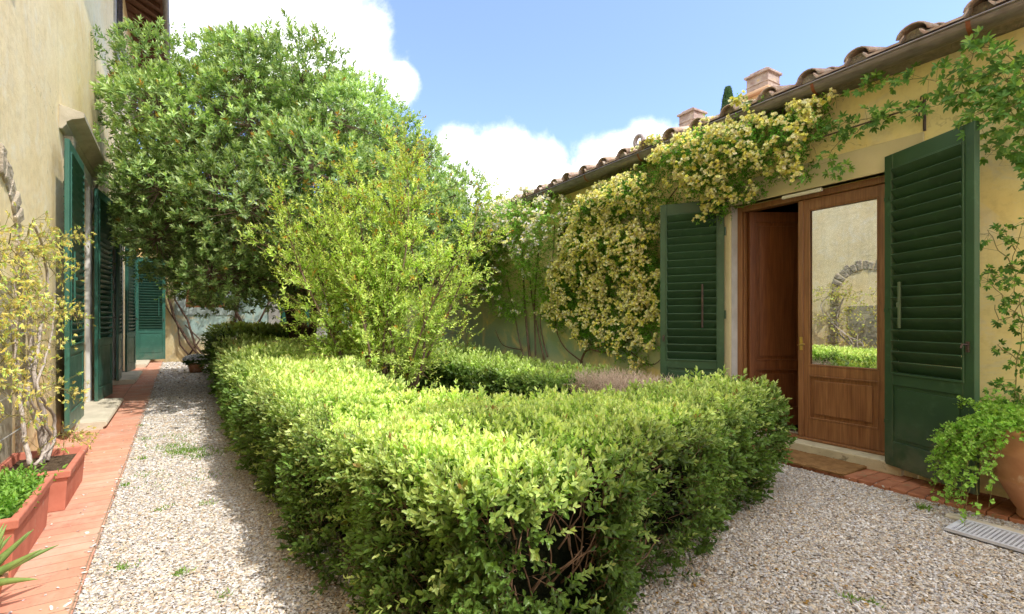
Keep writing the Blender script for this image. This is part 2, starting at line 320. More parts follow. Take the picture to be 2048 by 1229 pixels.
# ------------------------------------------------------------------ leaves in bulk
class LB:
    def __init__(s): s.V = []; s.Q = []; s.C = []; s.n = 0
    def leaves(s, Pp, D, N, L, W, C, fold=.25, curl=.12, shape=6):
        n = len(Pp)
        if n == 0: return
        D = nrm(D); S = nrm(np.cross(D, N)); N = np.cross(S, D)
        L = np.broadcast_to(np.asarray(L, float), (n,))[:, None]; W = np.broadcast_to(np.asarray(W, float), (n,))[:, None]
        h = .5*W
        if shape == 6:
            pts = [Pp, Pp+D*L*.33+S*h+N*h*fold, Pp+D*L*.72+S*h*.78+N*(h*fold-L*curl*.3), Pp+D*L-N*L*curl,
                   Pp+D*L*.72-S*h*.78+N*(h*fold-L*curl*.3), Pp+D*L*.33-S*h+N*h*fold]
            q = [[0, 1, 2, 3], [0, 3, 4, 5]]
        else:
            pts = [Pp, Pp+D*L*.5+S*h+N*h*fold, Pp+D*L-N*L*curl, Pp+D*L*.5-S*h+N*h*fold]; q = [[0, 1, 2, 3]]
        k = len(pts); V = np.stack(pts, 1).reshape(-1, 3)
        base = s.n+np.arange(n)[:, None, None]*k; Q = (np.array(q)[None]+base).reshape(-1, 4)
        s.V.append(V); s.Q.append(Q); s.C.append(np.repeat(C, k, axis=0)); s.n += n*k
    def sprigs(s, B, D, SL, pairs, L, W, col, tip=None, splay=.95, var=.22, gl=1., up=.35, shape=6, sizevar=.25, whorl=2, curl=.12, term=True, taper=.35):
        """leafy shoots: B bases, D directions, SL shoot length, leaves in opposite (or whorled) sets"""
        n = len(B); D = nrm(D); A0 = nrm(np.cross(D, rdir(n))); B0 = np.cross(D, A0)
        SL = np.broadcast_to(np.asarray(SL, float), (n,))[:, None]
        L = np.broadcast_to(np.asarray(L, float), (n,)); sv = 1+rng.uniform(-sizevar, sizevar, n)
        cb = np.broadcast_to(np.asarray(col, float), (n, 3))*(1+rng.normal(0, var, (n, 1))).clip(.4, 1.7)
        tp = cb if tip is None else np.broadcast_to(np.asarray(tip, float), (n, 3))*(1+rng.normal(0, var*.6, (n, 1))).clip(.5, 1.6)
        for j in range(pairs):
            f = (j+.6)/pairs
            pos = B+D*SL*f
            for w in range(whorl):
                a = 2*math.pi*w/whorl+(j % 2)*math.pi/whorl
                pr = A0*math.cos(a)+B0*math.sin(a)
                sp = splay*(1-.25*f)+rng.normal(0, .18, (n, 1))
                d = D*np.cos(sp)+pr*np.sin(sp)+rng.normal(0, .12, (n, 3))
                nn = D*np.sin(sp)-pr*np.cos(sp); nn[:, 2] += up
                c = cb*(1-f*.8)+tp*(f*.8); c = c*(1+rng.normal(0, .13, (n, 1))).clip(.5, 1.5)
                sz = sv*(1-taper*f)*(1+rng.normal(0, .1, n))
                s.leaves(pos, d, nn, L*sz, W*L*sz if np.isscalar(W) else W, c.clip(0.002, .95), .3, curl, shape)
        if term:
            d = D+rng.normal(0, .15, (n, 3)); s.leaves(B+D*SL, d, nrm(np.cross(d, rdir(n))), L*sv*(1-taper), W*L*sv*(1-taper), tp.clip(.002, .95), .3, curl, shape)
    def build(s, name, mat, parent=None, kind=None):
        V = np.concatenate(s.V); Q = np.concatenate(s.Q); C = np.concatenate(s.C)
        me = bpy.data.meshes.new(name); me.vertices.add(len(V)); me.vertices.foreach_set('co', V.astype(np.float32).ravel())
        me.loops.add(Q.size); me.loops.foreach_set('vertex_index', Q.astype(np.int32).ravel())
        me.polygons.add(len(Q)); me.polygons.foreach_set('loop_start', np.arange(0, Q.size, Q.shape[1], dtype=np.int32))
        me.update(calc_edges=True)
        at = me.color_attributes.new('Col', 'FLOAT_COLOR', 'POINT')
        at.data.foreach_set('color', np.concatenate([C, np.ones((len(C), 1))], 1).astype(np.float32).ravel())
        o = link(name, me, mat, parent)
        if kind: o['kind'] = kind
        return o
class TW:                                            # thin straight twigs in bulk (triangular section)
    def __init__(s): s.V = []; s.Q = []; s.n = 0
    def add(s, A, B, r0, r1):
        n = len(A); D = nrm(B-A); X = nrm(np.cross(D, rdir(n))); Y = np.cross(D, X); pts = []
        for (Pp, r) in ((A, r0), (B, r1)):
            r = np.broadcast_to(np.asarray(r, float), (n,))[:, None]
            for a in (0, 2.094, 4.189): pts.append(Pp+(X*math.cos(a)+Y*math.sin(a))*r)
        V = np.stack(pts, 1).reshape(-1, 3); base = s.n+np.arange(n)[:, None, None]*6
        s.V.append(V); s.Q.append((np.array([[0, 1, 4, 3], [1, 2, 5, 4], [2, 0, 3, 5]])[None]+base).reshape(-1, 4)); s.n += n*6
    def build(s, name, mat, parent=None):
        V = np.concatenate(s.V); Q = np.concatenate(s.Q)
        me = bpy.data.meshes.new(name); me.vertices.add(len(V)); me.vertices.foreach_set('co', V.astype(np.float32).ravel())
        me.loops.add(Q.size); me.loops.foreach_set('vertex_index', Q.astype(np.int32).ravel())
        me.polygons.add(len(Q)); me.polygons.foreach_set('loop_start', np.arange(0, Q.size, 4, dtype=np.int32)); me.update(calc_edges=True)
        return link(name, me, mat, parent)
def off(a, loc): a = np.asarray(a, float).copy(); a[:, :3] -= np.asarray(loc, float); return a

# ================================================================== SETTING: ground
mb = MB(); mb.box(-400, 400, -400, 400, -.5, -.06); tag(mb.build('ground', M['earth']), kind='structure')
def sheet(name, poly, z, mat, th=.05):
    mb = MB(); mb.prism(poly, z-th, z, 'z'); return tag(mb.build(name, mat), kind='structure')
L2 = lambda s, perp: tuple(s*UL-perp*NL)              # perp: distance from the camera line towards the left wall
R2 = lambda s, perp: tuple(s*UR-perp*NR)
sheet('gravel_path', [L2(-6, 1.2), tuple(R2(-4, 5.2)), tuple(R2(17, 5.2)), (-4.2, 16.8), (-13.2, 16.8)], 0., M['gravel'], .06)

# left terracotta pavement: local frame along the villa
o = MB(); o.box(-8, 21.2, -.77, 0, -.05, .022)
o = tag(o.build('terracotta_pavement', M['cotto'], bevel=.006), kind='structure'); o.location = LLOC; o.rotation_euler = (0, 0, LROT)

# right brick pavement: individually laid bricks in two rows
mb = MB(); mb.mi = 0; mb.box(-4.2, 9.5, 0.0, .46, -.05, .028)
mb.mi = 1
x = -4.2
while x < 9.5:
    w = .118+rng.uniform(-.003, .003)
    for (a, b) in ((.245, .49), (.0, .238)):
        dz = rng.uniform(-.004, .004); j = rng.uniform(-.004, .004)
        mb.box(x, x+w-.006, a+.002+j*0, b+(j if b > .3 else 0), 0, .036+dz)
    x += w
o = mb.build('brick_pavement', [M['joint'], M['brick']], bevel=.004); tag(o, kind='structure'); o.location = RLOC; o.rotation_euler = (0, 0, RROT)

# ================================================================== VILLA (left)
villa = empty('villa', LLOC, LROT, 'tall cream plastered villa with deep timber eaves and stone door pediments, on the left', 'villa')
DOORS = [9.35, 14.75, 19.35]
DH = 3.52
HW = .68
doors = [(c-HW, c+HW, .1, DH) for c in DOORS]
wins = [(c-.55, c+.55, 7.75, 9.35) for c in [4.6]+DOORS]+[(c-.5, c+.5, 4.75, 6.35) for c in [4.6]]
mb = MB(); holed(mb, 6.95, 21.6, -.05, 10.2, [d for d in doors]+[w for w in wins if w[0] > 6.95], 0, .45)
holed(mb, -9, 6.95, -.05, 10.2, [w for w in wins if w[0] < 6.95], -.055, .45)
mb.build('wall', M['plaster_l'], villa)
mb = MB(); mb.box(-9, 21.6, 8.5, 8.6, 0, 10.2); mb.box(-9, 21.6, .47, .5, -.05, 10.2); mb.box(-9.02, -9, 0, 8.5, 0, 10.2); mb.box(21.6, 21.65, 0, 8.5, 0, 10.2)
mb.build('rear_wall', M['plaster_l'], villa)
# eaves: sloping boards carried by rafters, gutter at the lip
mb = MB()
E0, E1 = 10.22, 9.86
mb.add([(-9, .3, E0+.11), (21.9, .3, E0+.11), (21.9, -.86, E1+.02), (-9, -.86, E1+.02), (-9, .3, E0+.16), (21.9, .3, E0+.16), (21.9, -.86, E1+.06), (-9, -.86, E1+.06)],
       [(0, 1, 2, 3), (7, 6, 5, 4), (2, 6, 7, 3), (0, 3, 7, 4), (1, 5, 6, 2), (0, 4, 5, 1)])
x = -8.8
while x < 21.8:
    mb.add([(x, .0, E0-.02), (x+.1, .0, E0-.02), (x+.1, -.8, E1-.1), (x, -.8, E1-.1), (x, .0, E0+.1), (x+.1, .0, E0+.1), (x+.1, -.8, E1+.03), (x, -.8, E1+.03)],
           [(0, 1, 2, 3), (7, 6, 5, 4), (3, 2, 6, 7), (0, 3, 7, 4), (1, 5, 6, 2), (0, 4, 5, 1)])
    x += .46
mb.build('eaves', M['eave'], villa)
mb = MB(); mb.tube([(-9, -.93, E1+.02), (21.9, -.93, E1+.02)], .075, 10); mb.build('gutter', M['gutter'], villa, True)
mb = MB(); mb.add([(-9, -.95, E1+.1), (21.9, -.95, E1+.1), (21.9, 4.3, 12.), (-9, 4.3, 12.), (21.9, 9., E1+.2), (-9, 9., E1+.2)], [(0, 1, 2, 3), (3, 2, 4, 5)])
mb.build('roof', M['tile'], villa)

def leaf_panel(w, h, lou0, lou1, p0, p1, nsl, mat, parent, name='shutter', rod=None, rodmat=None, iron=True, tilt=-40):
    """one louvred shutter leaf, hinge at x=0, body in y 0..0.045; y=0.045 is the outer show face"""
    T = .045; st = .085
    mb = MB()
    mb.box(0, st, 0, T, 0, h); mb.box(w-st, w, 0, T, 0, h)
    mb.box(st, w-st, 0, T-.001, h-(h-lou1), h-0.0005) if False else mb.box(st, w-st, .0005, T-.0005, lou1, h-.0005)
    mb.box(st, w-st, .0005, T-.0005, p1, lou0); mb.box(st, w-st, .0005, T-.0005, .0005, p0)
    # raised moulding round the louvres
    m = .016
    for y0, y1 in ((T-.0005, T+.012), (-.012, .0005)):
        mb.box(st-m, st, y0, y1, lou0-m, lou1+m); mb.box(w-st, w-st+m, y0, y1, lou0-m, lou1+m)
        mb.box(st, w-st, y0, y1, lou1, lou1+m); mb.box(st, w-st, y0, y1, lou0-m, lou0)
    o = mb.build(name, mat, parent, bevel=.003)
    mb = MB(); mb.box(st, w-st, .012, T-.014, p0, p1)
    mb.box(st+.035, w-st-.035, .004, T-.006, p0+.035, p1-.035)
    mb.build('panel', mat, o, bevel=.003)
    mb = MB(); dz = (lou1-lou0)/nsl
    for i in range(nsl):
        zc = lou0+dz*(i+.5); Mx = Matrix.Translation((0, T/2, zc)) @ Matrix.Rotation(R(tilt+rng.uniform(-3, 3)), 4, 'X') @ Matrix.Rotation(R(rng.uniform(-.35, .35)), 4, 'Y')
        mb.box(st+.001, w-st-.001, -.005, .005, -dz*.68, dz*.68, Mx)
    mb.build('louvres', mat, o, bevel=.002)
    if rod:
        mb = MB(); mb.box(rod[0]-.011, rod[0]+.011, T+.014, T+.032, rod[1], rod[2]); mb.box(rod[0]-.004, rod[0]+.004, T+.03, T+.05, (rod[1]+rod[2])/2-.02, (rod[1]+rod[2])/2+.02)
        mb.build('tilt_rod', rodmat or mat, o, bevel=.003)
    if iron:
        for z in (h*.14, h*.5, h*.86): mb = MB(); mb.tube([(-.008, T*.5, z-.05), (-.008, T*.5, z+.05)], .011, 8); mb.box(0, .05, T, T+.004, z-.016, z+.016); mb.build('hinge', mat, o)
        mb = MB(); mb.box(w-.055, w-.035, T, T+.012, h*.38, h*.38+.08); mb.tube([(w-.045, T+.01, h*.38+.055), (w-.045, T+.05, h*.38+.06), (w-.045, T+.06, h*.38+.03)], .007, 6)
        mb.build('latch', M['iron'], o)
    return o
def place(o, loc, rz, flip=False):
    o.location = loc; o.rotation_euler = (0, 0, rz)
    if flip: o.scale = (1, -1, 1)

for i, c in enumerate(DOORS):
    # stone architrave, pediment with stepped cornice, frieze
    mb = MB()
    for sx in (-1, 1):
        a, b = sorted((c+sx*HW, c+sx*.93)); mb.box(a, b, -.05, .2, .1, DH+.0)
    mb.box(c-.93, c+.93, -.052, .2, DH, DH+.2)
    mb.build('door_surround', M['palestone'], villa, bevel=.008)
    mb = MB()
    mb.prism([(0, 3.74), (-.03, 3.74), (-.05, 3.77), (-.07, 3.80), (-.07, 3.83), (-.12, 3.87), (-.20, 3.90), (-.235, 3.92), (-.235, 3.975), (-.0, 4.03)], c-1.42, c+1.28, 'x')
    for sx in (-1, 1):                                  # consoles under the cornice ends
        a, b = sorted((c+sx*1.0, c+sx*1.16))
        mb.prism([(0, 3.15), (-.04, 3.17), (-.06, 3.3), (-.06, 3.55), (-.10, 3.62), (-.10, 3.738), (0, 3.738)], a, b, 'x')
    mb.build('pediment', M['trimstone'], villa, bevel=.004)
    mb = MB(); mb.prism([(0, -.02), (-.40, -.02), (-.40, .045), (-.43, .06), (-.445, .085), (-.43, .115), (-.40, .125), (0, .13)], c-1.3, c+1.0, 'x'); mb.build('doorstep', M['step'], villa, bevel=.006)
    mb = MB()
    for (a, b) in ((c-HW, c-.01), (c+.01, c+HW)):
        mb.box(a, a+.09, .2, .25, .13, 3.5); mb.box(b-.09, b, .2, .25, .13, 3.5)
        for z0, z1 in ((.13, .35), (1.1, 1.25), (3.3, 3.5)): mb.box(a+.09, b-.09, .201, .249, z0, z1)
        mb.box(a+.09, b-.09, .215, .235, .35, 1.1)
    o = mb.build('door', M['wood_dark'], villa, bevel=.004)
    mb = MB()
    for (a, b) in ((c-.65, c-.10), (c+.10, c+.65)): mb.box(a, b, .222, .228, 1.25, 3.3)
    mb.build('pane', M['glass'], o)
    # shutters, pinned back on the wall but for the very last leaf, which stands square to it
    H = 3.38
    for sx in (-1, 1):
        last = (i == 2 and sx == 1)
        hx = c+sx*(HW+.02); wd = (1.14 if sx < 0 else .95) if i == 0 else .8; ang = R(6) if i != 1 else R(9)
        if sx == -1: ang = R(.5)
        if last: ang = R(88)
        l = leaf_panel(wd, H, 1.0, H-.14, .2, .88, 26, M['green_l'], villa, rod=(wd-.18, 1.45, 2.1))
        # flip so the show face looks out into the court (-y)
        if sx > 0: place(l, (hx, -.10 if not last else -.05, .13), -ang, True)
        else: l.rotation_euler = (0, 0, math.pi+ang); l.location = (hx, -.10, .13)
for (a, b, c0, d0) in wins:
    cx = (a+b)/2
    mb = MB(); y0 = -.055 if cx < 6.9 else 0
    for (p, q) in ((a-.16, a), (b, b+.16)): mb.box(p, q, y0-.04, y0+.15, c0, d0)
    mb.box(a-.16, b+.16, y0-.041, y0+.15, d0, d0+.16)
    fr = mb.build('window_frame', M['greystone'], villa, bevel=.006)
    mb = MB(); mb.prism([(y0, c0-.28), (y0-.05, c0-.26), (y0-.08, c0-.16), (y0-.16, c0-.10), (y0-.18, c0-.08), (y0-.18, c0-.0), (y0+.1, c0)], a-.24, b+.24, 'x'); mb.build('sill', M['greystone'], fr)
    mb = MB(); mb.box(a, b, .15, .17, c0, d0); mb.build('pane', M['glass'], fr)
    mb = MB(); mb.box(a+.02, a+.5, y0+.06, y0+.1, c0+.02, d0-.02); mb.box(b-.5, b-.02, y0+.06, y0+.1, c0+.02, d0-.02); mb.box(cx-.03, cx+.03, .12, .15, c0, d0); mb.build('shutter', m_paint('blue_paint', (.03, .07, .16)) if 'bp' not in M else M['bp'], fr)
    M.setdefault('bp', bpy.data.materials['blue_paint'])
    mb = MB()
    for k in range(9): xx = a+.06+k*(b-a-.12)/8; mb.tube([(xx, y0-.07, c0), (xx, y0-.07, d0)], .007, 4)
    for k in range(12): zz = c0+.08+k*(d0-c0-.16)/11; mb.tube([(a, y0-.07, zz), (b, y0-.07, zz)], .006, 4)
    mb.build('grille', M['iron'], fr)
# blind stone arch in the near part of the wall
mb = MB(); ca, zc = 5.2, 2.0; ro, ri = .76, .54
n = 17
for k in range(n):
    a0 = math.pi*k/n+.012; a1 = math.pi*(k+1)/n-.012; r1 = ro+rng.uniform(-.05, .03)
    poly = [(ca+ri*math.cos(a0), zc+ri*math.sin(a0)), (ca+r1*math.cos(a0), zc+r1*math.sin(a0)), (ca+r1*math.cos(a1), zc+r1*math.sin(a1)), (ca+ri*math.cos(a1), zc+ri*math.sin(a1))]
    mb.prism(poly, -.065-rng.uniform(0, .02), -.0, 'y')
for sx in (-1, 1):
    z = .0
    while z < zc-.02:
        h = min(rng.uniform(.16, .3), zc-z); a, b = sorted((ca+sx*ri, ca+sx*(ro+rng.uniform(-.06, .05)))); mb.box(a, b, -.065-rng.uniform(0, .02), 0, z+.006, z+h-.006); z += h
mb.build('stone_arch', M['rough'], villa, bevel=.012)
mb = MB(); mb.box(ca-.36, ca+.36, -.075, -.05, .1, 1.75); mb.box(ca-.3, ca+.3, -.082, -.05, .2, .8); mb.box(ca-.3, ca+.3, -.082, -.05, .88, 1.68); mb.build('arch_door', M['trimstone'], villa, bevel=.004)

# ================================================================== YELLOW HOUSE (right)
house = empty('yellow_house', RLOC, RROT, 'low yellow house with tiled roof, glazed wooden door and rose covered wall', 'house')
O0, O1, OZ0, OZ1 = 1.98, 3.58, .14, 2.76
WN = (6.25, 7.05, 1.9, 3.1); WZ = 3.62
mb = MB(); holed(mb, 0.3, 17.2, -.05, WZ, [(O0, O1, OZ0, OZ1), WN], 0, -.42); mb.build('wall', M['plaster_r'], house)
mb = MB(); mb.box(.3, 17.2, -7.2, -7.1, 0, WZ); mb.box(17.2, 17.25, -7.2, 0, 0, WZ); mb.build('rear_wall', M['plaster_r'], house)
# painted surround
mb = MB(); mb.box(O0-.2, O0, -.1, .016, .03, OZ1); mb.box(O1, O1+.2, -.1, .016, .03, OZ1); mb.box(O0-.24, O1+.24, -.1, .018, OZ1, OZ1+.27)
mb.build('door_surround', M['band'], house, bevel=.004)
for xa in (O1-.004, O0+.001): mb = MB(); mb.box(xa, xa+.003, -.3, -.002, OZ0+.005, OZ1-.003); mb.build('door_jamb', M['palestone'], house)
mb = MB(); mb.box(O0-.1, O1+.1, -.42, .075, .03, OZ0+.004); mb.build('threshold', M['thresh'], house, bevel=.012, seg=2)
mb = MB()
fy0, fy1 = -.22, -.11
mb.box(O0+.004, O0+.065, fy0, fy1, OZ0+.006, OZ1-.001); mb.box(O1-.065, O1-.004, fy0, fy1, OZ0+.006, OZ1-.001); mb.box(O0+.065, O1-.065, fy0, fy1, OZ1-.065, OZ1-.001)
mb.box(O0+.0655, O1-.0655, fy0, fy1+.012, OZ0+.006, OZ0+.03); mb.box(O0+.065, O0+.08, fy0, fy1-.03, OZ0+.03, OZ1-.065); mb.box(O1-.08, O1-.065, fy0, fy1-.03, OZ0+.03, OZ1-.065)
mb.build('door_frame', M['wood'], house, bevel=.006, seg=2)
def door_leaf(w, h, mat, glazed, name, parent):
    mb = MB(); T = .05; st = .07; z1 = .20; z2 = .66; z3 = .76
    mb.box(0, st, 0, T, 0, h); mb.box(w-st, w, 0, T, 0, h)
    for a, b in ((0, z1), (z2, z3), (h-.11, h)): mb.box(st, w-st, .0005, T-.0005, a+.0005, b-.0005)
    for a, b in ((z1, z2), (z3, h-.11)):
        for y0, y1 in ((T-.012, T+.004),):
            mb.box(st, st+.016, y0, y1, a, b); mb.box(w-st-.016, w-st, y0, y1, a, b); mb.box(st+.016, w-st-.016, y0, y1, a, a+.016); mb.box(st+.016, w-st-.016, y0, y1, b-.016, b)
    o = mb.build(name, mat, parent, bevel=.004, seg=2)
    mb = MB(); mb.box(st, w-st, .012, T-.018, z1, z2); mb.box(st+.055, w-st-.055, .012, T-.004, z1+.055, z2-.055)
    if not glazed: mb.box(st, w-st, .012, T-.018, z3, h-.11); mb.box(st+.055, w-st-.055, .012, T-.004, z3+.055, h-.11-.055)
    mb.build('panel', mat, o, bevel=.005, seg=2)
    if glazed:
        mb = MB(); mb.box(st-.002, w-st+.002, .022, .028, z3, h-.11); mb.build('pane', M['glass'], o)
    return o
lf = door_leaf(.78, OZ1-.065-OZ0-.035, M['wood'], True, 'door', house); lf.location = (O0+.082, fy0+.03, OZ0+.032)
mb = MB(); mb.box(.755, .81, .05, .066, 0, OZ1-.065-OZ0-.04); mb.build('cover_strip', M['wood'], lf, bevel=.004)
mb = MB(); mb.tube([(.775, .06, .98), (.775, .10, .98)], .009, 8); mb.tube([(.775, .10, .98), (.72, .105, .985)], .007, 8); mb.box(.76, .79, .06, .072, .92, 1.06); mb.build('handle', M['brass'], lf)
lf2 = door_leaf(.66, OZ1-.065-OZ0-.035, M['wood_mid'], False, 'door', house); lf2['label'] = 'dark panelled leaf swung open into the room'
# hinge on the far jamb: local +x of the leaf must run to -s and inward
lf2.location = (O1-.085, fy0+.03, OZ0+.032); lf2.rotation_euler = (0, 0, math.pi+R(60)); lf2.scale = (1, -1, 1)
mb = MB(); mb.tube([(.61, .05, .95), (.61, .10, .95), (.54, .10, .95)], .009, 8); mb.build('handle', M['brass'], lf2)
# room behind the door
mb = MB(); mb.mi = 0
mb.box(.8, 5., -3.6, -3.55, .1, 3.2); mb.box(.8, .85, -3.55, -.43, .1, 3.2); mb.box(4.95, 5., -3.55, -.43, .1, 3.2); mb.box(.8, 5., -3.55, -.43, 3.2, 3.25)
mb.mi = 1; mb.box(.85, 4.95, -3.55, -.43, .05, .10); mb.build('interior', [M['room'], M['room_floor']], house)
mb = MB(); mb.box(.85, 1.9, -3.5, -3.0, .1, .95); mb.box(2.3, 3.2, -3.54, -3.4, 1.2, 2.1); mb.build('furniture', M['wood_dark'], house, bevel=.01)
mb = MB(); mb.box(2.56, 2.96, .0, .03, OZ1-.05, OZ1-.018); mb.box(2.74, 2.78, .03, .034, OZ1-.04, OZ1-.028); mb.build('door_bar', M['white'], house, bevel=.004)
# shutters
H = 2.76
a = leaf_panel(.795, H, .83, H-.14, .22, .72, 19, M['green_r'], house, rod=(.18, 1.22, 1.62), rodmat=m_paint('rod_paint', (.12, .17, .10)))
a['label'] = 'nearer shutter leaf swung half open'
v = Vector((-.70, .36)); a.location = (1.985, .03, .12); a.rotation_euler = (0, 0, math.atan2(v.y, v.x)); a.scale = (1, -1, 1)
b = leaf_panel(.74, H, .83, H-.14, .22, .72, 19, M['green_r'], house, rod=(.24, 1.22, 1.75), rodmat=M['iron'])
v = Vector((.605, .37)); b.location = (3.65, .03, .10); b.rotation_euler = (0, 0, math.atan2(v.y, v.x))
# small window behind the rose
mb = MB(); mb.box(WN[0], WN[0]+.07, -.2, -.02, WN[2], WN[3]); mb.box(WN[1]-.07, WN[1], -.2, -.02, WN[2], WN[3]); mb.box(WN[0]+.07, WN[1]-.07, -.2, -.02, WN[3]-.07, WN[3]); mb.box(WN[0]+.07, WN[1]-.07, -.2, -.02, WN[2], WN[2]+.07)
w = mb.build('window', M['wood_dark'], house); mb = MB(); mb.box(WN[0]+.07, WN[1]-.07, -.12, -.1, WN[2]+.07, WN[3]-.07); mb.build('window_shutter', M['brown'], w)
# gutter: half-round channel on straps
mb = MB(); gy, gz, gr = .30, 3.66, .082; GX0, GX1 = .28, 9.2; prof = []
for k in range(13): an = math.pi+math.pi*k/12; prof.append((gy+gr*math.cos(an), gz+gr*math.sin(an)))
prof += [(gy+gr+.006, gz+.008), (gy+gr-.008, gz+.004)]
for k in range(12, -1, -1): an = math.pi+math.pi*k/12; prof.append((gy+(gr-.008)*math.cos(an), gz+(gr-.008)*math.sin(an)))
mb.prism(prof, GX0, GX1, 'x'); mb.tube([(GX0, gy+gr, gz+.006), (GX1, gy+gr, gz+.006)], .011, 8)
mb.build('gutter', M['gutter'], house)
for k in range(8):
    x = 1.35+k*1.12; mb = MB(); pts = [(x, gy+(gr+.004)*math.cos(math.pi+math.pi*j/10), gz+(gr+.004)*math.sin(math.pi+math.pi*j/10)) for j in range(11)]
    for j in range(10):
        mb.add([(x-.014, pts[j][1], pts[j][2]), (x+.014, pts[j][1], pts[j][2]), (x+.014, pts[j+1][1], pts[j+1][2]), (x-.014, pts[j+1][1], pts[j+1][2])], [(0, 1, 2, 3)])
    mb.box(x-.014, x+.014, .0, gy-gr, gz-.0, gz+.006); mb.build('gutter_strap', M['rust'], house)
# roof slab, eaves board, pan tiles and cover tiles
pitch = math.tan(R(17)); rz = lambda y: 3.70+(.33-y)*pitch
mb = MB(); mb.prism([(.27, 3.655), (.27, rz(.27)-.01), (-3.4, rz(-3.4)-.01), (-7.4, rz(.6)-.01), (-7.4, 3.55), (-.4, 3.6), (0, 3.625)], .25, 17.3, 'x'); mb.build('roof', M['mortar'], house)
mb = MB()
def cover(mb, x, y0, ln, r0, r1, z0, tw=0, th=.016, n=9):
    ys = [y0, y0-ln]; vs = []
    for yy, r, in ((ys[0], r0), (ys[1], r1)):
        for rr in (r, r-th):
            for k in range(n):
                an = math.pi*k/(n-1); vs.append((x+rr*math.cos(an)+tw*(yy-y0), yy, z0+(y0-yy)*pitch+rr*math.sin(an)*.82))
    fs = []
    for k in range(n-1):
        fs += [(k, k+1, 2*n+k+1, 2*n+k), (n+k, 3*n+k, 3*n+k+1, n+k+1), (k, n+k, n+k+1, k+1), (2*n+k, 2*n+k+1, 3*n+k+1, 3*n+k)]
    fs += [(0, 2*n, 3*n, n), (n-1, 2*n-1, 4*n-1, 3*n-1)]
    mb.add(vs, fs)
x = .45; mm = MB(); mp = MB()
while x < 12.5:
    xx = x+rng.uniform(-.02, .02)
    if x < 1.0 or x > 0:
        for r in range(7):
            yo = .33+rng.uniform(-.03, .02)-r*.37
            cover(mb, xx+rng.uniform(-.012, .012), yo, .43, .105+rng.uniform(-.008, .01), .085, rz(yo)+.035+rng.uniform(0, .02)+.008, rng.uniform(-.04, .04))
            # pan (flat tile with upturned edges) between covers
            yp = .35+rng.uniform(-.02, .02)-r*.37; zc = rz(yp)+.012+rng.uniform(0, .008); a0, a1 = xx+.06, xx+.36; z2 = zc+.43*pitch-.012
            mp.add([(a0, yp, zc+.045), (a0+.03, yp, zc+.0), (a1-.03, yp, zc), (a1, yp, zc+.045), (a0, yp-.43, z2+.045), (a0+.03, yp-.43, z2), (a1-.03, yp-.43, z2), (a1, yp-.43, z2+.045),
                    (a0, yp, zc+.062), (a0+.036, yp, zc+.02), (a1-.036, yp, zc+.02), (a1, yp, zc+.062), (a0, yp-.43, z2+.062), (a0+.036, yp-.43, z2+.02), (a1-.036, yp-.43, z2+.02), (a1, yp-.43, z2+.062)],
                   [(0, 1, 5, 4), (1, 2, 6, 5), (2, 3, 7, 6), (8, 12, 13, 9), (9, 13, 14, 10), (10, 14, 15, 11), (0, 8, 9, 1), (1, 9, 10, 2), (2, 10, 11, 3)])
        # mortar plug closing the cover tile end
        pr = []
        for k in range(14):
            an = math.pi*k/13; rr = .088+rng.uniform(-.006, .004); pr.append((xx+rr*math.cos(an), rz(.26)+.02+rr*.8*math.sin(an)))
        mm.prism(pr, .27+rng.uniform(-.02, .02), .1, 'y')
    x += .42
mb.build('cover_tiles', M['tile'], house, True); mp.build('pan_tiles', M['tile'], house); mm.prism([(.25, rz(.25)+.0), (.25, rz(.25)+.035), (.12, rz(.12)+.035), (.12, rz(.12))], .3, 12.4, 'x'); mm.build('tile_mortar', M['mortar'], house)
mb = MB(); mb.add([(12.4, .33, rz(.33)+.06), (17.3, .33, rz(.33)+.06), (17.3, -3.4, rz(-3.4)+.06), (12.4, -3.4, rz(-3.4)+.06)], [(0, 1, 2, 3)])
for r in range(1): mb.add([(.25, -2.0, rz(-2.)+.03), (12.4, -2.0, rz(-2.)+.03), (12.4, -3.4, rz(-3.4)+.03), (.25, -3.4, rz(-3.4)+.03), (.25, -7.4, rz(.6)), (12.4, -7.4, rz(.6))], [(0, 1, 2, 3), (3, 2, 5, 4)])
mb.build('roof_field', M['tile'], house)
# grey curled vent pipe at the gutter
s_, z_ = rsz(1272, 296, .28); mb = MB()
mb.tube([(s_+.075*math.cos(a)-.0, .22, 3.90+.075*math.sin(a)) for a in [R(q) for q in range(-60, 241, 20)]], .032, 10); mb.tube([(s_+.045, .22, 3.85), (s_-.02, .2, 3.78), (s_-.06, .1, 3.74)], .032, 10)
mb.build('vent_pipe', M['pipe'], house, True)
# chimneys
for (cs, w, zt) in ((4.30, .36, 5.12), (5.58, .33, 5.02)):
    mb = MB(); y = -1.81; zb = 3.9
    mb.box(cs-w/2, cs+w/2, y-.2, y+.2, zb, zt-.36); mb.box(cs-w/2-.06, cs+w/2+.06, y-.26, y+.26, zt-.36, zt-.31)
    c = mb.build('chimney', M['chimplaster'], house, bevel=.01)
    mb = MB(); hh = .31
    mb.box(cs-w/2+.01, cs+w/2-.01, y-.15, y+.15, zt-hh, zt-.05); mb.box(cs-w/2-.015, cs+w/2+.015, y-.18, y+.18, zt-.05, zt-.015); mb.box(cs-w/2+.03, cs+w/2-.06, y-.15, y+.15, zt-.015, zt+.015)
    mb.box(cs-w/2-.0, cs+w/2+.0, y-.16, y+.16, zt-hh+.12, zt-hh+.128)
    mb.build('chimney_cap', M['chimbrick'], c, bevel=.012)
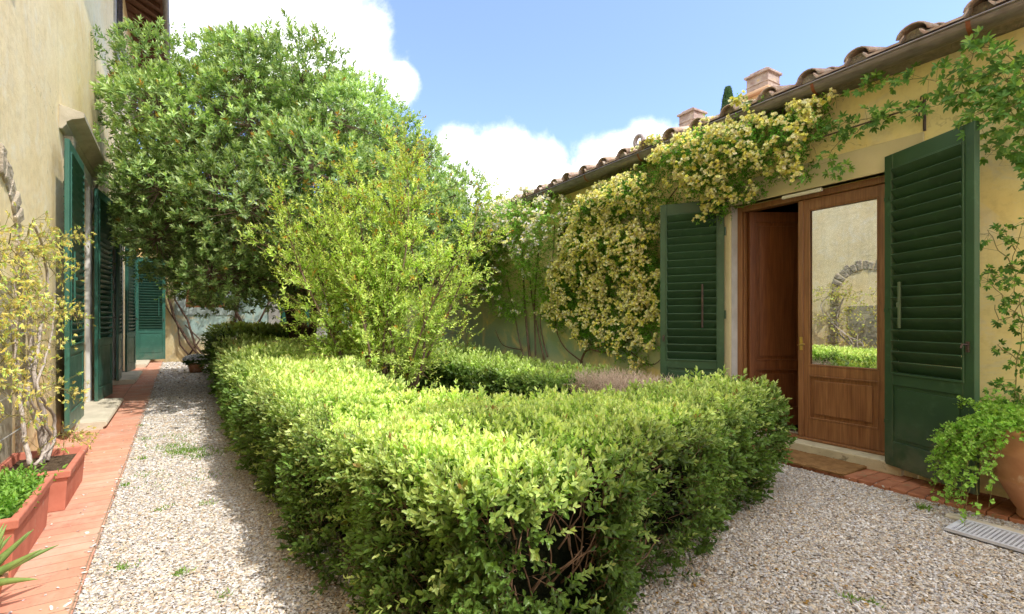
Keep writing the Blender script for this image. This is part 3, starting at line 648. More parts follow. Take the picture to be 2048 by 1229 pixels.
# wrought-iron bracket and rail
s0, z0 = rsz(1830, 215, .2); s1, z1 = rsz(1530, 292, .2)
rail = empty('iron_rail', RW(s0, 0, 0), RROT, 'long thin wrought iron rail with scrolled bracket carrying creepers above the door', 'rail')
mb = MB(); mb.tube([(0, .2, z0), (s1-s0, .2, z0-.02)], .008, 6); mb.build('rod', M['iron'], rail)
mb = MB(); mb.tube([(0, 0, z0+.02), (0, .24, z0+.02)], .011, 6); mb.tube([(0, .01, z0-.16), (0, .01, z0+.14)], .012, 6)
mb.tube([(0, .04+.05*math.cos(a)*(1-.1*a), z0+.09+.05*math.sin(a)*(1-.1*a)) for a in [k*.4 for k in range(16)]], .006, 5)
mb.tube([(0, .15+.05*math.cos(a)*(1-.1*a), z0-.05+.05*math.sin(a)*(1-.1*a)) for a in [k*.4 for k in range(16)]], .006, 5)
mb.build('bracket', M['iron'], rail)

# unseen block added beside and behind the viewer to shade the gravel and hedge
blk = empty('shade_block', RLOC, RROT, 'unseen tall plastered block added behind the viewer to shade the gravel and hedge', 'house')
mb = MB(); holed(mb, -11, .28, -.05, 8.1, [(-3.6, -2.6, 1.0, 2.6), (-6.6, -5.6, 1.0, 2.6), (-3.6, -2.6, 4.8, 6.2)], .0, -.4); mb.box(-11, .28, -8.1, -8., 0, 8.1); mb.box(-11, -10.9, -8, -.4, 0, 8.1); mb.box(.18, .28, -8, -.4, 3.4, 8.1)
mb.build('wall', M['plaster_l'], blk)
for h in ((-3.6, -2.6, 1.0, 2.6), (-6.6, -5.6, 1.0, 2.6), (-3.6, -2.6, 4.8, 6.2)): mb = MB(); mb.box(h[0], h[1], -.3, -.25, h[2], h[3]); mb.build('window', M['green_l'], blk)
mb = MB(); mb.prism([(.5, 8.1), (.5, 8.2), (-4, 9.2), (-8.5, 8.2), (-8.5, 8.1)], -11.3, .5, 'x'); mb.build('roof', M['tile'], blk)
mb = MB(); mb.box(-10.9, -4.0, -7.9, -.02, 8.2, 12.9); mb.build('shade_storey', M['plaster_l'], blk)  # added upper mass, sized to throw shade over the hedge corner
mb = MB(); mb.prism([(.15, 12.9), (.15, 13.), (-4, 14.), (-8.2, 13.), (-8.2, 12.9)], -11.2, -3.9, 'x'); mb.build('roof', M['tile'], blk)

# ================================================================== BACK BUILDING
bk = empty('garden_house', (-13., 16.7, 0), 0, 'yellow and blue washed garden house closing the far end of the court', 'building')
mb = MB(); holed(mb, -.3, 9.3, -.05, 5.3, [(1.74, 3.12, 1.88, 2.66), (5.0, 6.2, .02, 2.5)], 0, .4); mb.build('wall', M['plaster_b'], bk)
mb = MB(); mb.box(-.3, 9.3, 5., 5.1, 0, 5.3); mb.box(-.3, -.2, .4, 5, 0, 5.3); mb.box(9.2, 9.3, .4, 5, 0, 5.3); mb.build('rear_wall', M['plaster_b'], bk)
mb = MB(); mb.prism([(0, 5.1), (-.12, 5.16), (-.16, 5.24), (-.3, 5.3), (-.3, 5.36), (0, 5.36)], -.3, 9.4, 'x'); mb.build('cornice', m_basic('pink_cornice', (.6, .38, .22), (.72, .48, .3), 5), bk)
mb = MB()
for k in range(48): cover(mb, -.3+k*.2, -.34, 3.6, .09, .08, 5.38, th=.015) if False else mb.prism([(-.2+k*.2+.09*math.cos(math.pi*j/6), 5.38+.08*math.sin(math.pi*j/6)) for j in range(7)], -.36, .3, 'y')
mb.prism([(-.3, 5.37), (2.5, 6.0), (5.3, 5.37)], -.4, 9.5, 'x'); mb.build('roof', M['tile'], bk)
mb = MB(); holed(mb, 1.36, 3.43, 1.62, 3.18, [(1.74, 3.12, 1.88, 2.66)], -.02, .03); mb.build('window_surround', m_basic('blue_wash', (.36, .46, .46), (.46, .54, .52), 4), bk)
mb = MB(); mb.box(1.74, 1.82, -.01, .08, 1.88, 2.66); mb.box(3.04, 3.12, -.01, .08, 1.88, 2.66); mb.box(1.82, 3.04, -.01, .08, 2.58, 2.66); mb.box(1.82, 3.04, -.01, .08, 1.88, 1.95); mb.box(2.41, 2.46, .0, .07, 1.95, 2.58)
w = mb.build('window', M['wood'], bk); mb = MB(); mb.box(1.82, 3.04, .04, .05, 1.95, 2.58); mb.build('pane', M['glass'], w)
mb = MB(); mb.box(4.62, 5.0, -.05, .3, 0, 2.7); mb.box(6.2, 6.55, -.05, .3, 0, 2.7); mb.box(5.0, 6.2, -.05, .3, 2.5, 2.7); mb.build('door_surround', M['greystone'], bk)
mb = MB(); mb.box(5.0, 5.6, .1, .15, .02, 2.5); mb.box(5.61, 6.2, .1, .15, .02, 2.5); mb.build('door', M['green_l'], bk)

# ================================================================== SMALL THINGS
# doormat
dm = MB(); nx, ny = 60, 26; vs = []; w_, d_ = 1.06, .46
for j in range(ny+1):
    for i in range(nx+1):
        e = .004 if 0 < i < nx and 0 < j < ny else -.006
        vs.append((w_*i/nx+rng.uniform(-.002, .002), d_*j/ny+rng.uniform(-.002, .002)+.004*math.sin(i*.3), .022+e+rng.uniform(-.0035, .0035)))
dm.add(vs, [(j*(nx+1)+i, j*(nx+1)+i+1, (j+1)*(nx+1)+i+1, (j+1)*(nx+1)+i) for j in range(ny) for i in range(nx)]); dm.box(0.002, w_-.002, .002, d_-.002, -.0, .016)
o = dm.build('doormat', M['mat']); tag(o, 'worn brown coir doormat on the bricks before the wooden door', 'doormat'); o.location = RW(2.14, .05, .038); o.rotation_euler = (0, 0, RROT)
# drain grate
gr = empty('drain_grate', (3.09, 3.10, .012), RROT, 'pale perforated metal drain cover in the gravel beside the bricks', 'drain cover')
mb = MB(); a, b = .20, .15; mb.box(-a, a, -b, b, .004, .008); mb.build('backing', M['black'], gr)
mb = MB(); nx, ny = 16, 10; px_ = 2*(a-.02)/nx; py_ = 2*(b-.02)/ny; hx = px_*.27; hy = py_*.33
mb.box(-a, a, -b, -b+.02, .004, .026); mb.box(-a, a, b-.02, b, .004, .026); mb.box(-a, -a+.02, -b+.02, b-.02, .004, .026); mb.box(a-.02, a, -b+.02, b-.02, .004, .026)
holes = [(-a+.02+px_*(i+.5)-hx, -a+.02+px_*(i+.5)+hx, -b+.02+py_*(j+.5)-hy, -b+.02+py_*(j+.5)+hy) for i in range(nx) for j in range(ny)]
tmp = MB(); holed(tmp, -a+.02, a-.02, -b+.02, b-.02, holes, 0, .002)
mb.add([(v[0], v[2], .022-v[1]) for v in tmp.v], tmp.f); mb.build('plate', M['grate'], gr)
mb = MB(); mb.box(-a-.08, a+.10, -b-.09, -b-.006, -.02, .018); o = mb.build('kerb', M['step'], gr, bevel=.01)

def pot(prof, mat, name='pot', parent=None, loc=(0, 0, 0), n=48):
    mb = MB(); mb.lathe(prof, n, Matrix.Translation(loc)); return mb.build(name, mat, parent, True)
# big terracotta pot by the wall, with trailing plant
pl = (3.69, 3.30, .03)
pt = empty('potted_plant', pl, 0, 'large swagged terracotta pot with a bright green trailing plant beside the green shutter', 'potted plant')
pot([(.0, 0), (.16, 0), (.175, .02), (.17, .05), (.20, .10), (.255, .22), (.275, .26), (.285, .275), (.278, .29), (.305, .38), (.325, .45), (.34, .47), (.335, .49), (.335, .58), (.365, .60), (.37, .63), (.36, .65), (.335, .655), (.32, .64), (.315, .58), (.0, .575)], M['terra'], 'pot', pt)
lb = LB(); tw = TW(); n = 270
ang = rng.uniform(0, 2*math.pi, n); ex = rng.uniform(.3, 1, n)
bias = np.where((ang > 1.9) & (ang < 3.35), 1.3, .36)
for i in range(n):
    a = ang[i]; r0 = .28; out = (.06+.24*ex[i])*bias[i]; drop = (.10+.46*rng.random())*bias[i] if ex[i] > .45 else rng.uniform(-.1, .1)
    pts = []
    for k in range(7):
        t = k/6; r = r0*(.5+.5*t)+out*t**.7; z = .62+.12*math.sin(min(t*2.0, 1)*math.pi*.6)*(1.1-ex[i]*.4)-drop*max(0, t-.25)**1.3*1.5
        pts.append((r*math.cos(a+.15*math.sin(t*5+i)), r*math.sin(a+.15*math.sin(t*5+i)), z))
    pts = np.array(pts); tw.add(pts[:-1], pts[1:], .0018, .0016)
    m = 34; tt = rng.uniform(.6, 6, m); i0 = np.minimum(tt.astype(int), 5); fr = (tt-i0)[:, None]; B = pts[i0]*(1-fr)+pts[np.minimum(i0+1, 6)]*fr
    base = np.array([.26, .5, .09])*rng.uniform(.6, 1.25)
    lb.sprigs(B, rdir(m)+np.array([math.cos(a)*.6, math.sin(a)*.6, .3]), .03, 2, .026, .85, base, (.42, .64, .15), 1.1, .2, curl=.1)
lb.build('foliage', M['leaf_matte'], pt); tw.build('stems', M['shoot'], pt)

# planters on the left
def planter(s0, s1, o0, o1, h, label):
    c = empty('planter', LW((s0+s1)/2, (o0+o1)/2, .022), LROT, label, 'planter', 'terracotta troughs on the paving'); a = (s1-s0)/2; b = (o1-o0)/2; tp = .035
    mb = MB()
    def ring(z, ex): return [(-a-ex, -b-ex, z), (a+ex, -b-ex, z), (a+ex, b+ex, z), (-a-ex, b+ex, z)]
    lv = [ring(0, -.035), ring(h-.06, -.018), ring(h-.055, .0), ring(h-.008, .004), ring(h, -.004), ring(h, -.035), ring(h-.07, -.045)]
    vs = [v for r_ in lv for v in r_]; fs = [(i*4+j, i*4+(j+1) % 4, (i+1)*4+(j+1) % 4, (i+1)*4+j) for i in range(len(lv)-1) for j in range(4)]+[(3, 2, 1, 0)]
    mb.add(vs, fs); mb.build('trough', M['planter'], c, bevel=.006, seg=2)
    mb = MB(); mb.box(-a+.05, a-.05, -b+.05, b-.05, h-.10, h-.055); mb.build('soil', M['soil'], c)
    return c
p1 = planter(3.58, 4.50, .07, .49, .34, 'nearer long terracotta trough full of bright green leafy herbs')
p2 = planter(4.72, 5.58, .07, .54, .30, 'farther terracotta trough holding the pale stems of the climber')
lb = LB(); n = 420
B = np.stack([rng.uniform(-.4, .4, n), rng.uniform(-.16, .16, n), np.full(n, .26)], 1); D = nrm(np.stack([rng.normal(0, .25, n), rng.normal(0, .3, n), np.ones(n)], 1)); SL = rng.uniform(.06, .19, n)
lb.sprigs(B, D, SL, 6, .048, .42, (.12, .30, .05), (.28, .48, .10), 1.0, .2, curl=.2)
lb.build('foliage', M['leaf_matte'], p1)
# aloe in a pot, bottom left
al = empty('aloe', (-2.50, 2.20, .022), 0, 'spiky green aloe in a small pot on the terracotta paving', 'aloe plant')
pot([(0, 0), (.10, 0), (.13, .15), (.145, .16), (.145, .19), (.125, .19), (.12, .15), (0, .15)], M['terra'], 'pot', al)
lb = LB(); mb = MB()
for i in range(26):
    a = i*2.4; el = .25+.9*(i/26); ln = .36-.1*(i/26); pts = []; rr = []
    for k in range(7):
        t = k/6; r = .03+ln*t*math.cos(el)*(1-.1*t); z = .16+ln*math.sin(el)*t-(1-el)*.1*t*t*.6; pts.append((r*math.cos(a), r*math.sin(a), max(z, .05))); rr.append(.028*(1-t)**.7*(1-.2*t)+.001)
    mb.tube(pts, rr, 6)
mb.build('leaves', m_basic('aloe_leaf', (.10, .17, .04), (.26, .34, .10), 9, .5, .3, .2, 40, spots=((.45, .3, .12), 9, .63)), al, True)
# white-flowering pot at the far end of the path
wf = empty('flower_pot', (-8.62, 13.2, 0), 0, 'terracotta pot of white daisies at the far end of the path', 'flower pot')
pot([(0, 0), (.14, 0), (.19, .2), (.21, .22), (.21, .26), (.18, .26), (.17, .22), (0, .22)], M['terra'], 'pot', wf)
lb = LB(); B = rdir(260)*np.array([.26, .26, .12])+np.array([0, 0, .3]); lb.sprigs(B, rdir(260)+np.array([0, 0, .6]), .08, 3, .06, .4, (.06, .14, .03)); lb.build('foliage', M['leaf_matte'], wf)
lb = LB(); B = rdir(240)*np.array([.3, .3, .13]); B[:, 2] = abs(B[:, 2]); B += np.array([0, 0, .34]); lb.sprigs(B, rdir(240)*.4+np.array([0, -.3, 1.]), .01, 1, .05, .6, (.8, .8, .82), whorl=6, splay=1.3); lb.build('blossoms', M['petal'], wf, 'stuff')

# ================================================================== HEDGES
def poly_area(p): return .5*sum(p[i][0]*p[(i+1) % len(p)][1]-p[(i+1) % len(p)][0]*p[i][1] for i in range(len(p)))
def inpoly(X, Y, p):
    r = np.zeros(len(X), bool); n = len(p)
    for i in range(n):
        x0, y0 = p[i]; x1, y1 = p[(i+1) % n]
        c = ((y0 > Y) != (y1 > Y)) & (X < (x1-x0)*(Y-y0)/(y1-y0+1e-12)+x0); r ^= c
    return r
def edge_dist(X, Y, p):
    d = np.full(len(X), 1e9); n = len(p); nx = np.zeros(len(X)); ny = np.zeros(len(X))
    for i in range(n):
        x0, y0 = p[i]; x1, y1 = p[(i+1) % n]; ex, ey = x1-x0, y1-y0; l2 = ex*ex+ey*ey
        t = (((X-x0)*ex+(Y-y0)*ey)/l2).clip(0, 1); qx = x0+t*ex; qy = y0+t*ey; dd = np.hypot(X-qx, Y-qy); m = dd < d; d = np.where(m, dd, d)
        l = math.sqrt(l2); nx = np.where(m, ey/l, nx); ny = np.where(m, -ex/l, ny)
    return d, nx, ny
def inset(p, d):
    n = len(p); out = []
    for i in range(n):
        a = np.array(p[i-1]); b = np.array(p[i]); c = np.array(p[(i+1) % n]); e0 = (b-a)/np.linalg.norm(b-a); e1 = (c-b)/np.linalg.norm(c-b)
        n0 = np.array([-e0[1], e0[0]]); n1 = np.array([-e1[1], e1[0]]); m = (n0+n1)/np.linalg.norm(n0+n1); out.append(tuple(b+m*d/max(.4, m@n0)))
    return out
SUNH = np.array([.86, -.51, 0])
def hedge(name, poly, H, label, lodf, dens=1., base=(.24, .42, .07), tip=(.66, .79, .27), dark=(.07, .17, .03), holes=None, leaf0=.040, hvar=.07, rnd=.11):
    if poly_area(poly) < 0: poly = poly[::-1]
    c = np.mean(poly, 0); loc = (c[0], c[1], 0); root = empty(name, loc, 0, label, 'hedge', 'clipped box hedges of the bed')
    xs = [p[0] for p in poly]; ys = [p[1] for p in poly]
    # inner body, near black: the hedge's inside shade is put into its colour
    ip = inset(poly, .25); mb = MB(); mb.prism([(p[0]-loc[0], p[1]-loc[1]) for p in inset(poly, .28)], .0, .3, 'z'); mb.prism([(p[0]-loc[0], p[1]-loc[1]) for p in ip], .3, H-.17, 'z'); mb.build('inner_core', M['core'], root)
    lb = LB(); tw = TW()
    def Hf(X, Y): return H+(vnoise(np.stack([X, Y, X*0+3], 1), 1.1)-.5)*hvar*2+(vnoise(np.stack([X, Y, X*0+7], 1), 3.4)-.5)*hvar*1.3+(vnoise(np.stack([X, Y, X*0+17], 1), 9.)-.5)*.07
    def emit(Pp, Nn, deep, near):
        # near: local level of detail (leaf length)
        L = leaf0*lodf(Pp[:, 1]); deep = deep[:, None]
        dirs = Nn*.75+rdir(len(Pp))*.55; dirs[:, 2] += .42
        lum = vnoise(Pp, 5.)*.9+.5; lum2 = vnoise(Pp, 1.7)
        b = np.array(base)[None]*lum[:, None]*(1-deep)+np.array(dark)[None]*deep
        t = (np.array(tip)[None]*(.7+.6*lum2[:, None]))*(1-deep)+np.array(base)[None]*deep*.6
        br = rng.random(len(Pp)) < .012; t[br] = (.42, .28, .09); topn = np.clip(Nn[:, 2:3], 0, 1); t = t*(np.array([.17, .28, .15])[None]*(1-topn)+np.array([1.22, 1.16, 1.3])[None]*topn); b = b*(.27*(1-topn)+1.25*topn)  # sun on the top and shade on the sides are put into the leaf colours
        for lo, hi, pr in ((0, 1.6, 4), (1.6, 9, 3)):
            m = (L/leaf0 >= lo) & (L/leaf0 < hi)
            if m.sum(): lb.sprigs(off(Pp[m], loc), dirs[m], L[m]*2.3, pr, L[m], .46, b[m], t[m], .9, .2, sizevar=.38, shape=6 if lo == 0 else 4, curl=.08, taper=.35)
        m = (L/leaf0 < 1.6) & (rng.random(len(L)) < .6)
        if m.sum(): d = nrm(dirs[m]); A = off(Pp[m], loc); tw.add(A-d*.05, A+d*(L[m]*2.3)[:, None], .0016, .0011)
    # top
    area = poly_area(poly); N = int(area*1250*dens); X = rng.uniform(min(xs), max(xs), int(N*(max(xs)-min(xs))*(max(ys)-min(ys))/area)); Y = rng.uniform(min(ys), max(ys), len(X))
    k = inpoly(X, Y, poly) & (rng.random(len(X)) < 1/lodf(Y)**2*1.0); X, Y = X[k], Y[k]
    d, nx, ny = edge_dist(X, Y, poly); q = np.clip(rnd-d, 0, rnd); Z = Hf(X, Y)-(rnd-np.sqrt(np.maximum(rnd*rnd-q*q, 0)))*.9
    up = np.stack([nx*q/rnd, ny*q/rnd, 1.05-q/rnd*.6], 1); dp = rng.random(len(X))**2*.10
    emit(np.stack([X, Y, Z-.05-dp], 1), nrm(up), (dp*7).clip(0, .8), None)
    # sides
    per = 0
    for i in range(len(poly)):
        a = np.array(poly[i]); b = np.array(poly[(i+1) % len(poly)]); l = np.linalg.norm(b-a); n_ = np.array([b[1]-a[1], -(b[0]-a[0])])/l
        N = int(l*H*1250*dens); t = rng.random(N); q_ = a[None]+(b-a)[None]*t[:, None]; z = rng.random(N)**.85*H*.98+.01
        facing = -(q_*n_).sum(1)/np.linalg.norm(q_, axis=1)
        pr = 1/lodf(q_[:, 1])**2*np.where(facing > -.05, 1., .35)
        z3 = np.stack([q_[:, 0], q_[:, 1], z], 1)
        patch = vnoise(z3, 2.3); pr = pr*np.where(patch < .40, .38, 1)
        if holes is not None:
            for (hx, hy, hz, hr) in holes:
                dd = np.sqrt(((z3-np.array([hx, hy, hz]))**2*np.array([1, 1, .8])).sum(1)); pr = pr*np.clip((dd-hr*.55)/(hr*.6), .12, 1)
        k = rng.random(N) < pr; q_, z, z3 = q_[k], z[k], z3[k]
        ztop = np.clip((z-(H-rnd))/rnd, 0, 1); inn = (1-np.sqrt(np.maximum(1-ztop**2, 0)))*rnd*.8+.10*np.clip(1-z/.35, 0, 1)**1.5+(vnoise(z3, 2.2)-.5)*.22+(vnoise(z3, 6.)-.5)*.14-.04
        cd = np.minimum(t[k], 1-t[k])*l; inn += np.clip(.12-cd, 0, .12)*.5
        dp = rng.random(len(z))**2*.12
        pp = np.stack([q_[:, 0]-n_[0]*(inn+dp+.05), q_[:, 1]-n_[1]*(inn+dp+.05), z], 1)
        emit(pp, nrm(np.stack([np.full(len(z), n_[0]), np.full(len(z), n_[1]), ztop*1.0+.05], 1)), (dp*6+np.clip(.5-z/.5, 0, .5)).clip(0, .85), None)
    # stray long shoots, coloured as if sunlit at the top and shaded along the sides
    n = int(area*14); X = rng.uniform(min(xs), max(xs), n*4); Y = rng.uniform(min(ys), max(ys), n*4); k = inpoly(X, Y, poly); X, Y = X[k][:n], Y[k][:n]
    Pp = np.stack([X, Y, Hf(X, Y)-.05], 1); m = len(X); L = leaf0*lodf(Y)
    lb.sprigs(off(Pp, loc), rdir(m)*.5+np.array([0, 0, 1.]), rng.uniform(.08, .17, m), 6, L, .45, np.array(base)*1.1, np.array(tip)*1.15, .8, .15)
    for i in range(len(poly)):
        a = np.array(poly[i]); b_ = np.array(poly[(i+1) % len(poly)]); l = np.linalg.norm(b_-a); n_ = np.array([b_[1]-a[1], -(b_[0]-a[0])])/l; N = int(l*16); t = rng.random(N)
        if N < 1: continue
        q_ = a[None]+(b_-a)[None]*t[:, None]-n_[None]*rng.uniform(.02, .08, N)[:, None]; Pp = np.stack([q_[:, 0], q_[:, 1], rng.uniform(.08, H-.1, N)], 1); L = leaf0*lodf(q_[:, 1]); m_ = L/leaf0 < 2.6
        lb.sprigs(off(Pp, loc)[m_], rdir(N)[m_]*.5+np.array([n_[0], n_[1], .25]), rng.uniform(.1, .2, N)[m_], 6, L[m_], .45, np.array(base)*.7, np.array(tip)*.62, .85, .2)
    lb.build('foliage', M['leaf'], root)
    if tw.V: tw.build('twigs', M['twig'], root)
    return root, loc
lodV = lambda Y: np.clip(Y/3.0, 1, 3.2)
ML2 = lambda Y, perp: ((perp*-1-.569*Y)/.822, Y)          # point on a line parallel to the villa at a given depth
lp = lambda Y, perp: ((-perp-.569*Y)/.822, Y)
Vp = [lp(10.4, -.86), lp(7.5, -.70), lp(5., -.56), lp(3., -.60), (-.36, 1.80), (-.14, 1.62), (.13, 1.70), (.72, 2.38), (1.40, 3.20), (2.05, 3.92), (2.28, 4.2), (2.2, 4.72), (1.75, 4.85), (1.25, 4.15), (.75, 3.75), (-.1, 3.85), (-.85, 4.1), lp(6., -1.72), lp(10.4, -1.75)]
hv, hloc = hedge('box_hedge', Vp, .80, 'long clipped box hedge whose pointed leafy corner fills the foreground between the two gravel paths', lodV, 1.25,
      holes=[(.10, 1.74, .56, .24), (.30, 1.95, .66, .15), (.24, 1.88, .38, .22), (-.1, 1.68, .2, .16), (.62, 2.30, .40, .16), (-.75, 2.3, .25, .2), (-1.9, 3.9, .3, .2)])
# bare twigs showing in the thin patches of the near corner
mb = MB()
for i in range(55):
    t = rng.uniform(-.25, 1.); x = .0+t*.62; y = 1.80+abs(t)*.62+.06; z = rng.uniform(.1, .62); pts = [Vector((x, y-.02, z))]
    d = Vector((rng.normal(0, .5), -.15+rng.normal(0, .2), 1)).normalized()
    for k in range(5): d = (d+Vector(rng.normal(0, .22, 3))+Vector((0, 0, .15))).normalized(); d.z = abs(d.z); pts.append(pts[-1]+d*.055)
    mb.tube([(p.x-hloc[0], p.y-hloc[1], p.z) for p in pts], [.005, .0045, .004, .0035, .003, .002], 5)
mb.build('bare_twigs', M['twig'], hv, True)
lodF = lambda Y: np.clip(Y/3.4, 1, 3.4)
hedge('box_hedge', [lp(13.4, -.85), lp(11.1, -.92), (lp(11.1, -.92)[0]+1.7, 11.3), (lp(13.4, -.85)[0]+1.9, 13.5)], 1.02, 'square cut box hedge block at the far end of the path by white daisies', lodF, 1., base=(.22, .33, .07), tip=(.42, .5, .16))
rp = lambda s, p: tuple(s*UR-p*NR)
hedge('box_hedge', [rp(4.25, 4.05), rp(9.8, 4.15), rp(9.8, 3.05), rp(4.5, 3.15)], .72, 'low sunlit box hedge running below the yellow climbing rose', lodF, 1., base=(.24, .40, .08), tip=(.52, .66, .2))
hedge('box_hedge', [(-5.6, 10.2), (-1.6, 9.3), (-1.4, 10.2), (-5.3, 11.1)], .78, 'back box hedge crossing between the tree trunk and the golden shrub', lodF, .9)
# dry patch
dp = empty('dry_hedge', (1.3, 4.95, 0), 0, 'brown dead leafless patch of clipped hedge behind the green right arm', 'hedge')
tw = TW(); n = 5200; ss = rng.uniform(3.15, 4.35, n); pp = rng.uniform(3.35, 4.0, n); A = np.stack([ss*UR[0]-pp*NR[0]-1.3, ss*UR[1]-pp*NR[1]-4.95, rng.uniform(.4, .80, n)], 1); D = nrm(rdir(n)*.8+np.array([0, 0, .8])); tw.add(A, A+D*rng.uniform(.05, .12, n)[:, None], .0028, .0015); tw.build('twigs', M['twig_dry'], dp)
mb = MB(); q = [rp(3.2, 3.95), rp(4.3, 3.95), rp(4.3, 3.4), rp(3.2, 3.4)]; q = q if poly_area(q) > 0 else q[::-1]; mb.prism([(a-1.3, b-4.95) for a, b in q], 0, .6, 'z'); mb.build('inner_core', m_basic('dry_growth', (.10, .06, .035), (.26, .17, .1), 30, 1., .05, 1., 40, .04), dp)

# soil in the bed
sheet('flower_bed', [lp(10., -1.6), lp(4.2, -1.6), (1.5, 4.3), rp(4.2, 3.6), rp(10, 3.4)], .012, M['soil'], .02)

# ================================================================== TREES
def limb(mb, p0, p1, r0, r1, wob=.2, n=7, sag=0, seg=8):
    p0, p1 = Vector(p0), Vector(p1); L = (p1-p0).length; pts = []; rr = []; o1 = Vector(rng.normal(0, wob, 3))*L*.25; o2 = Vector(rng.normal(0, wob, 3))*L*.12
    for k in range(n+1):
        t = k/n; p = p0.lerp(p1, t)+o1*math.sin(t*math.pi)+o2*math.sin(2*t*math.pi); p.z += sag*math.sin(t*math.pi); pts.append(p); rr.append(r0+(r1-r0)*t**.8)
    mb.tube(pts, rr, seg); return pts
TL = Vector((-4.7, 11., 0))
tree = empty('evergreen_tree', TL, 0, 'big dark leaved evergreen tree with spreading round crown touching the villa', 'tree')
mb = MB(); top = []
limb(mb, (0, 0, -.1), (-.25, -.1, 1.9), .24, .2, .1, 8, seg=12)
limb(mb, (.35, .15, -.1), (.9, .1, 2.3), .15, .11, .15, 8, seg=10)
limb(mb, (.1, .3, -.1), (-.2, .9, 2.3), .12, .09, .15, 8, seg=10)
mb.build('trunk', M['bark_d'], tree, True)
cc = np.array([.4, -.75, 3.95]); rad = np.array([3.9, 3.1, 2.65])
n = 165; blobs = []
i = 0
while len(blobs) < n and i < 5000:
    i += 1; d = rdir(1)[0]; p = cc+d*rad*rng.uniform(.66, 1.04)
    # squeeze: slope down on the right, keep clear of the villa wall
    if p[2] < (2.65 if p[0] < -1.2 else 2.15): continue
    if p[0] > -.3 and p[2] > 3.2: p[2] -= .36*(p[0]+.3)*min(1, (p[2]-3.2)/1.5)
    if p[0] < -1.5: p[2] -= .15*(-1.5-p[0])
    w = p[:2]+np.array([TL.x, TL.y]); perp = -w@NL
    if perp > .45: p[:2] += NL*(perp-.45)
    r = rng.uniform(.36, .92)
    if any(np.linalg.norm(p-b[0]) < .48*(r+b[1])*.95 for b in blobs): continue
    blobs.append((p, r))
blobs += [(cc+rdir(1)[0]*rad*rng.uniform(.2, .55), rng.uniform(.5, .7)) for _ in range(18)]
mb = MB(); tw = TW(); lb = LB()
forks = [Vector((-.25, -.1, 1.9)), Vector((.9, .1, 2.3)), Vector((-.2, .9, 2.3))]
mains = []
for k in range(13):
    a = k*2.4; f = forks[k % 3]; e = Vector((cc[0]+1.5*math.cos(a)*rng.uniform(.5, 1.2), cc[1]+1.4*math.sin(a), rng.uniform(3.4, 5.6))); pts = limb(mb, f, e, .11, .04, .35, 8); mains += pts[3:]
for (p, r) in blobs:
    pv = Vector(p); m = min(mains, key=lambda q: (q-pv).length+max(0, q.z-pv.z)*.6); limb(mb, m, pv, .032, .01, .3, 6, -.05, 5)
    # fan of twigs
    k = 60; d = rdir(k); A = np.repeat(p[None], k, 0); tw.add(A, A+d*r*rng.uniform(.6, .95, k)[:, None], .006, .0025)
    k = int(380*r*r); outw = nrm((p-cc)[None]/rad)[0]; d = nrm(rdir(k)+outw*.55+np.array([0, 0, .25])); sh = r*rng.uniform(.62, 1.08, k)[:, None]
    nz = (vnoise(p+d*1.3, 2.5)-.5)[:, None]; B = p+d*(sh+nz*.3)*np.array([1.05, 1.05, .85])
    lum = rng.uniform(.7, 1.2)*(.75+.5*vnoise(B, 3.))
    col = np.array([.12, .25, .065])[None]*lum[:, None]; tp = np.array([.50, .63, .28])[None]*lum[:, None]
    old = rng.random(k) < .03; tp[old] = (.42, .22, .04)
    dd = nrm(d*.8+rdir(k)*.5+np.array([0, 0, .6]))
    lb.sprigs(B, dd, .09, 2, .096, .35, col, tp, .95, .2, whorl=4, shape=4, curl=.05, up=.1, taper=.15)
mb.build('limbs', M['bark'], tree, True); tw.build('twigs', M['bark'], tree); lb.build('crown', M['leaf'], tree)
print('tree blobs', len(blobs))

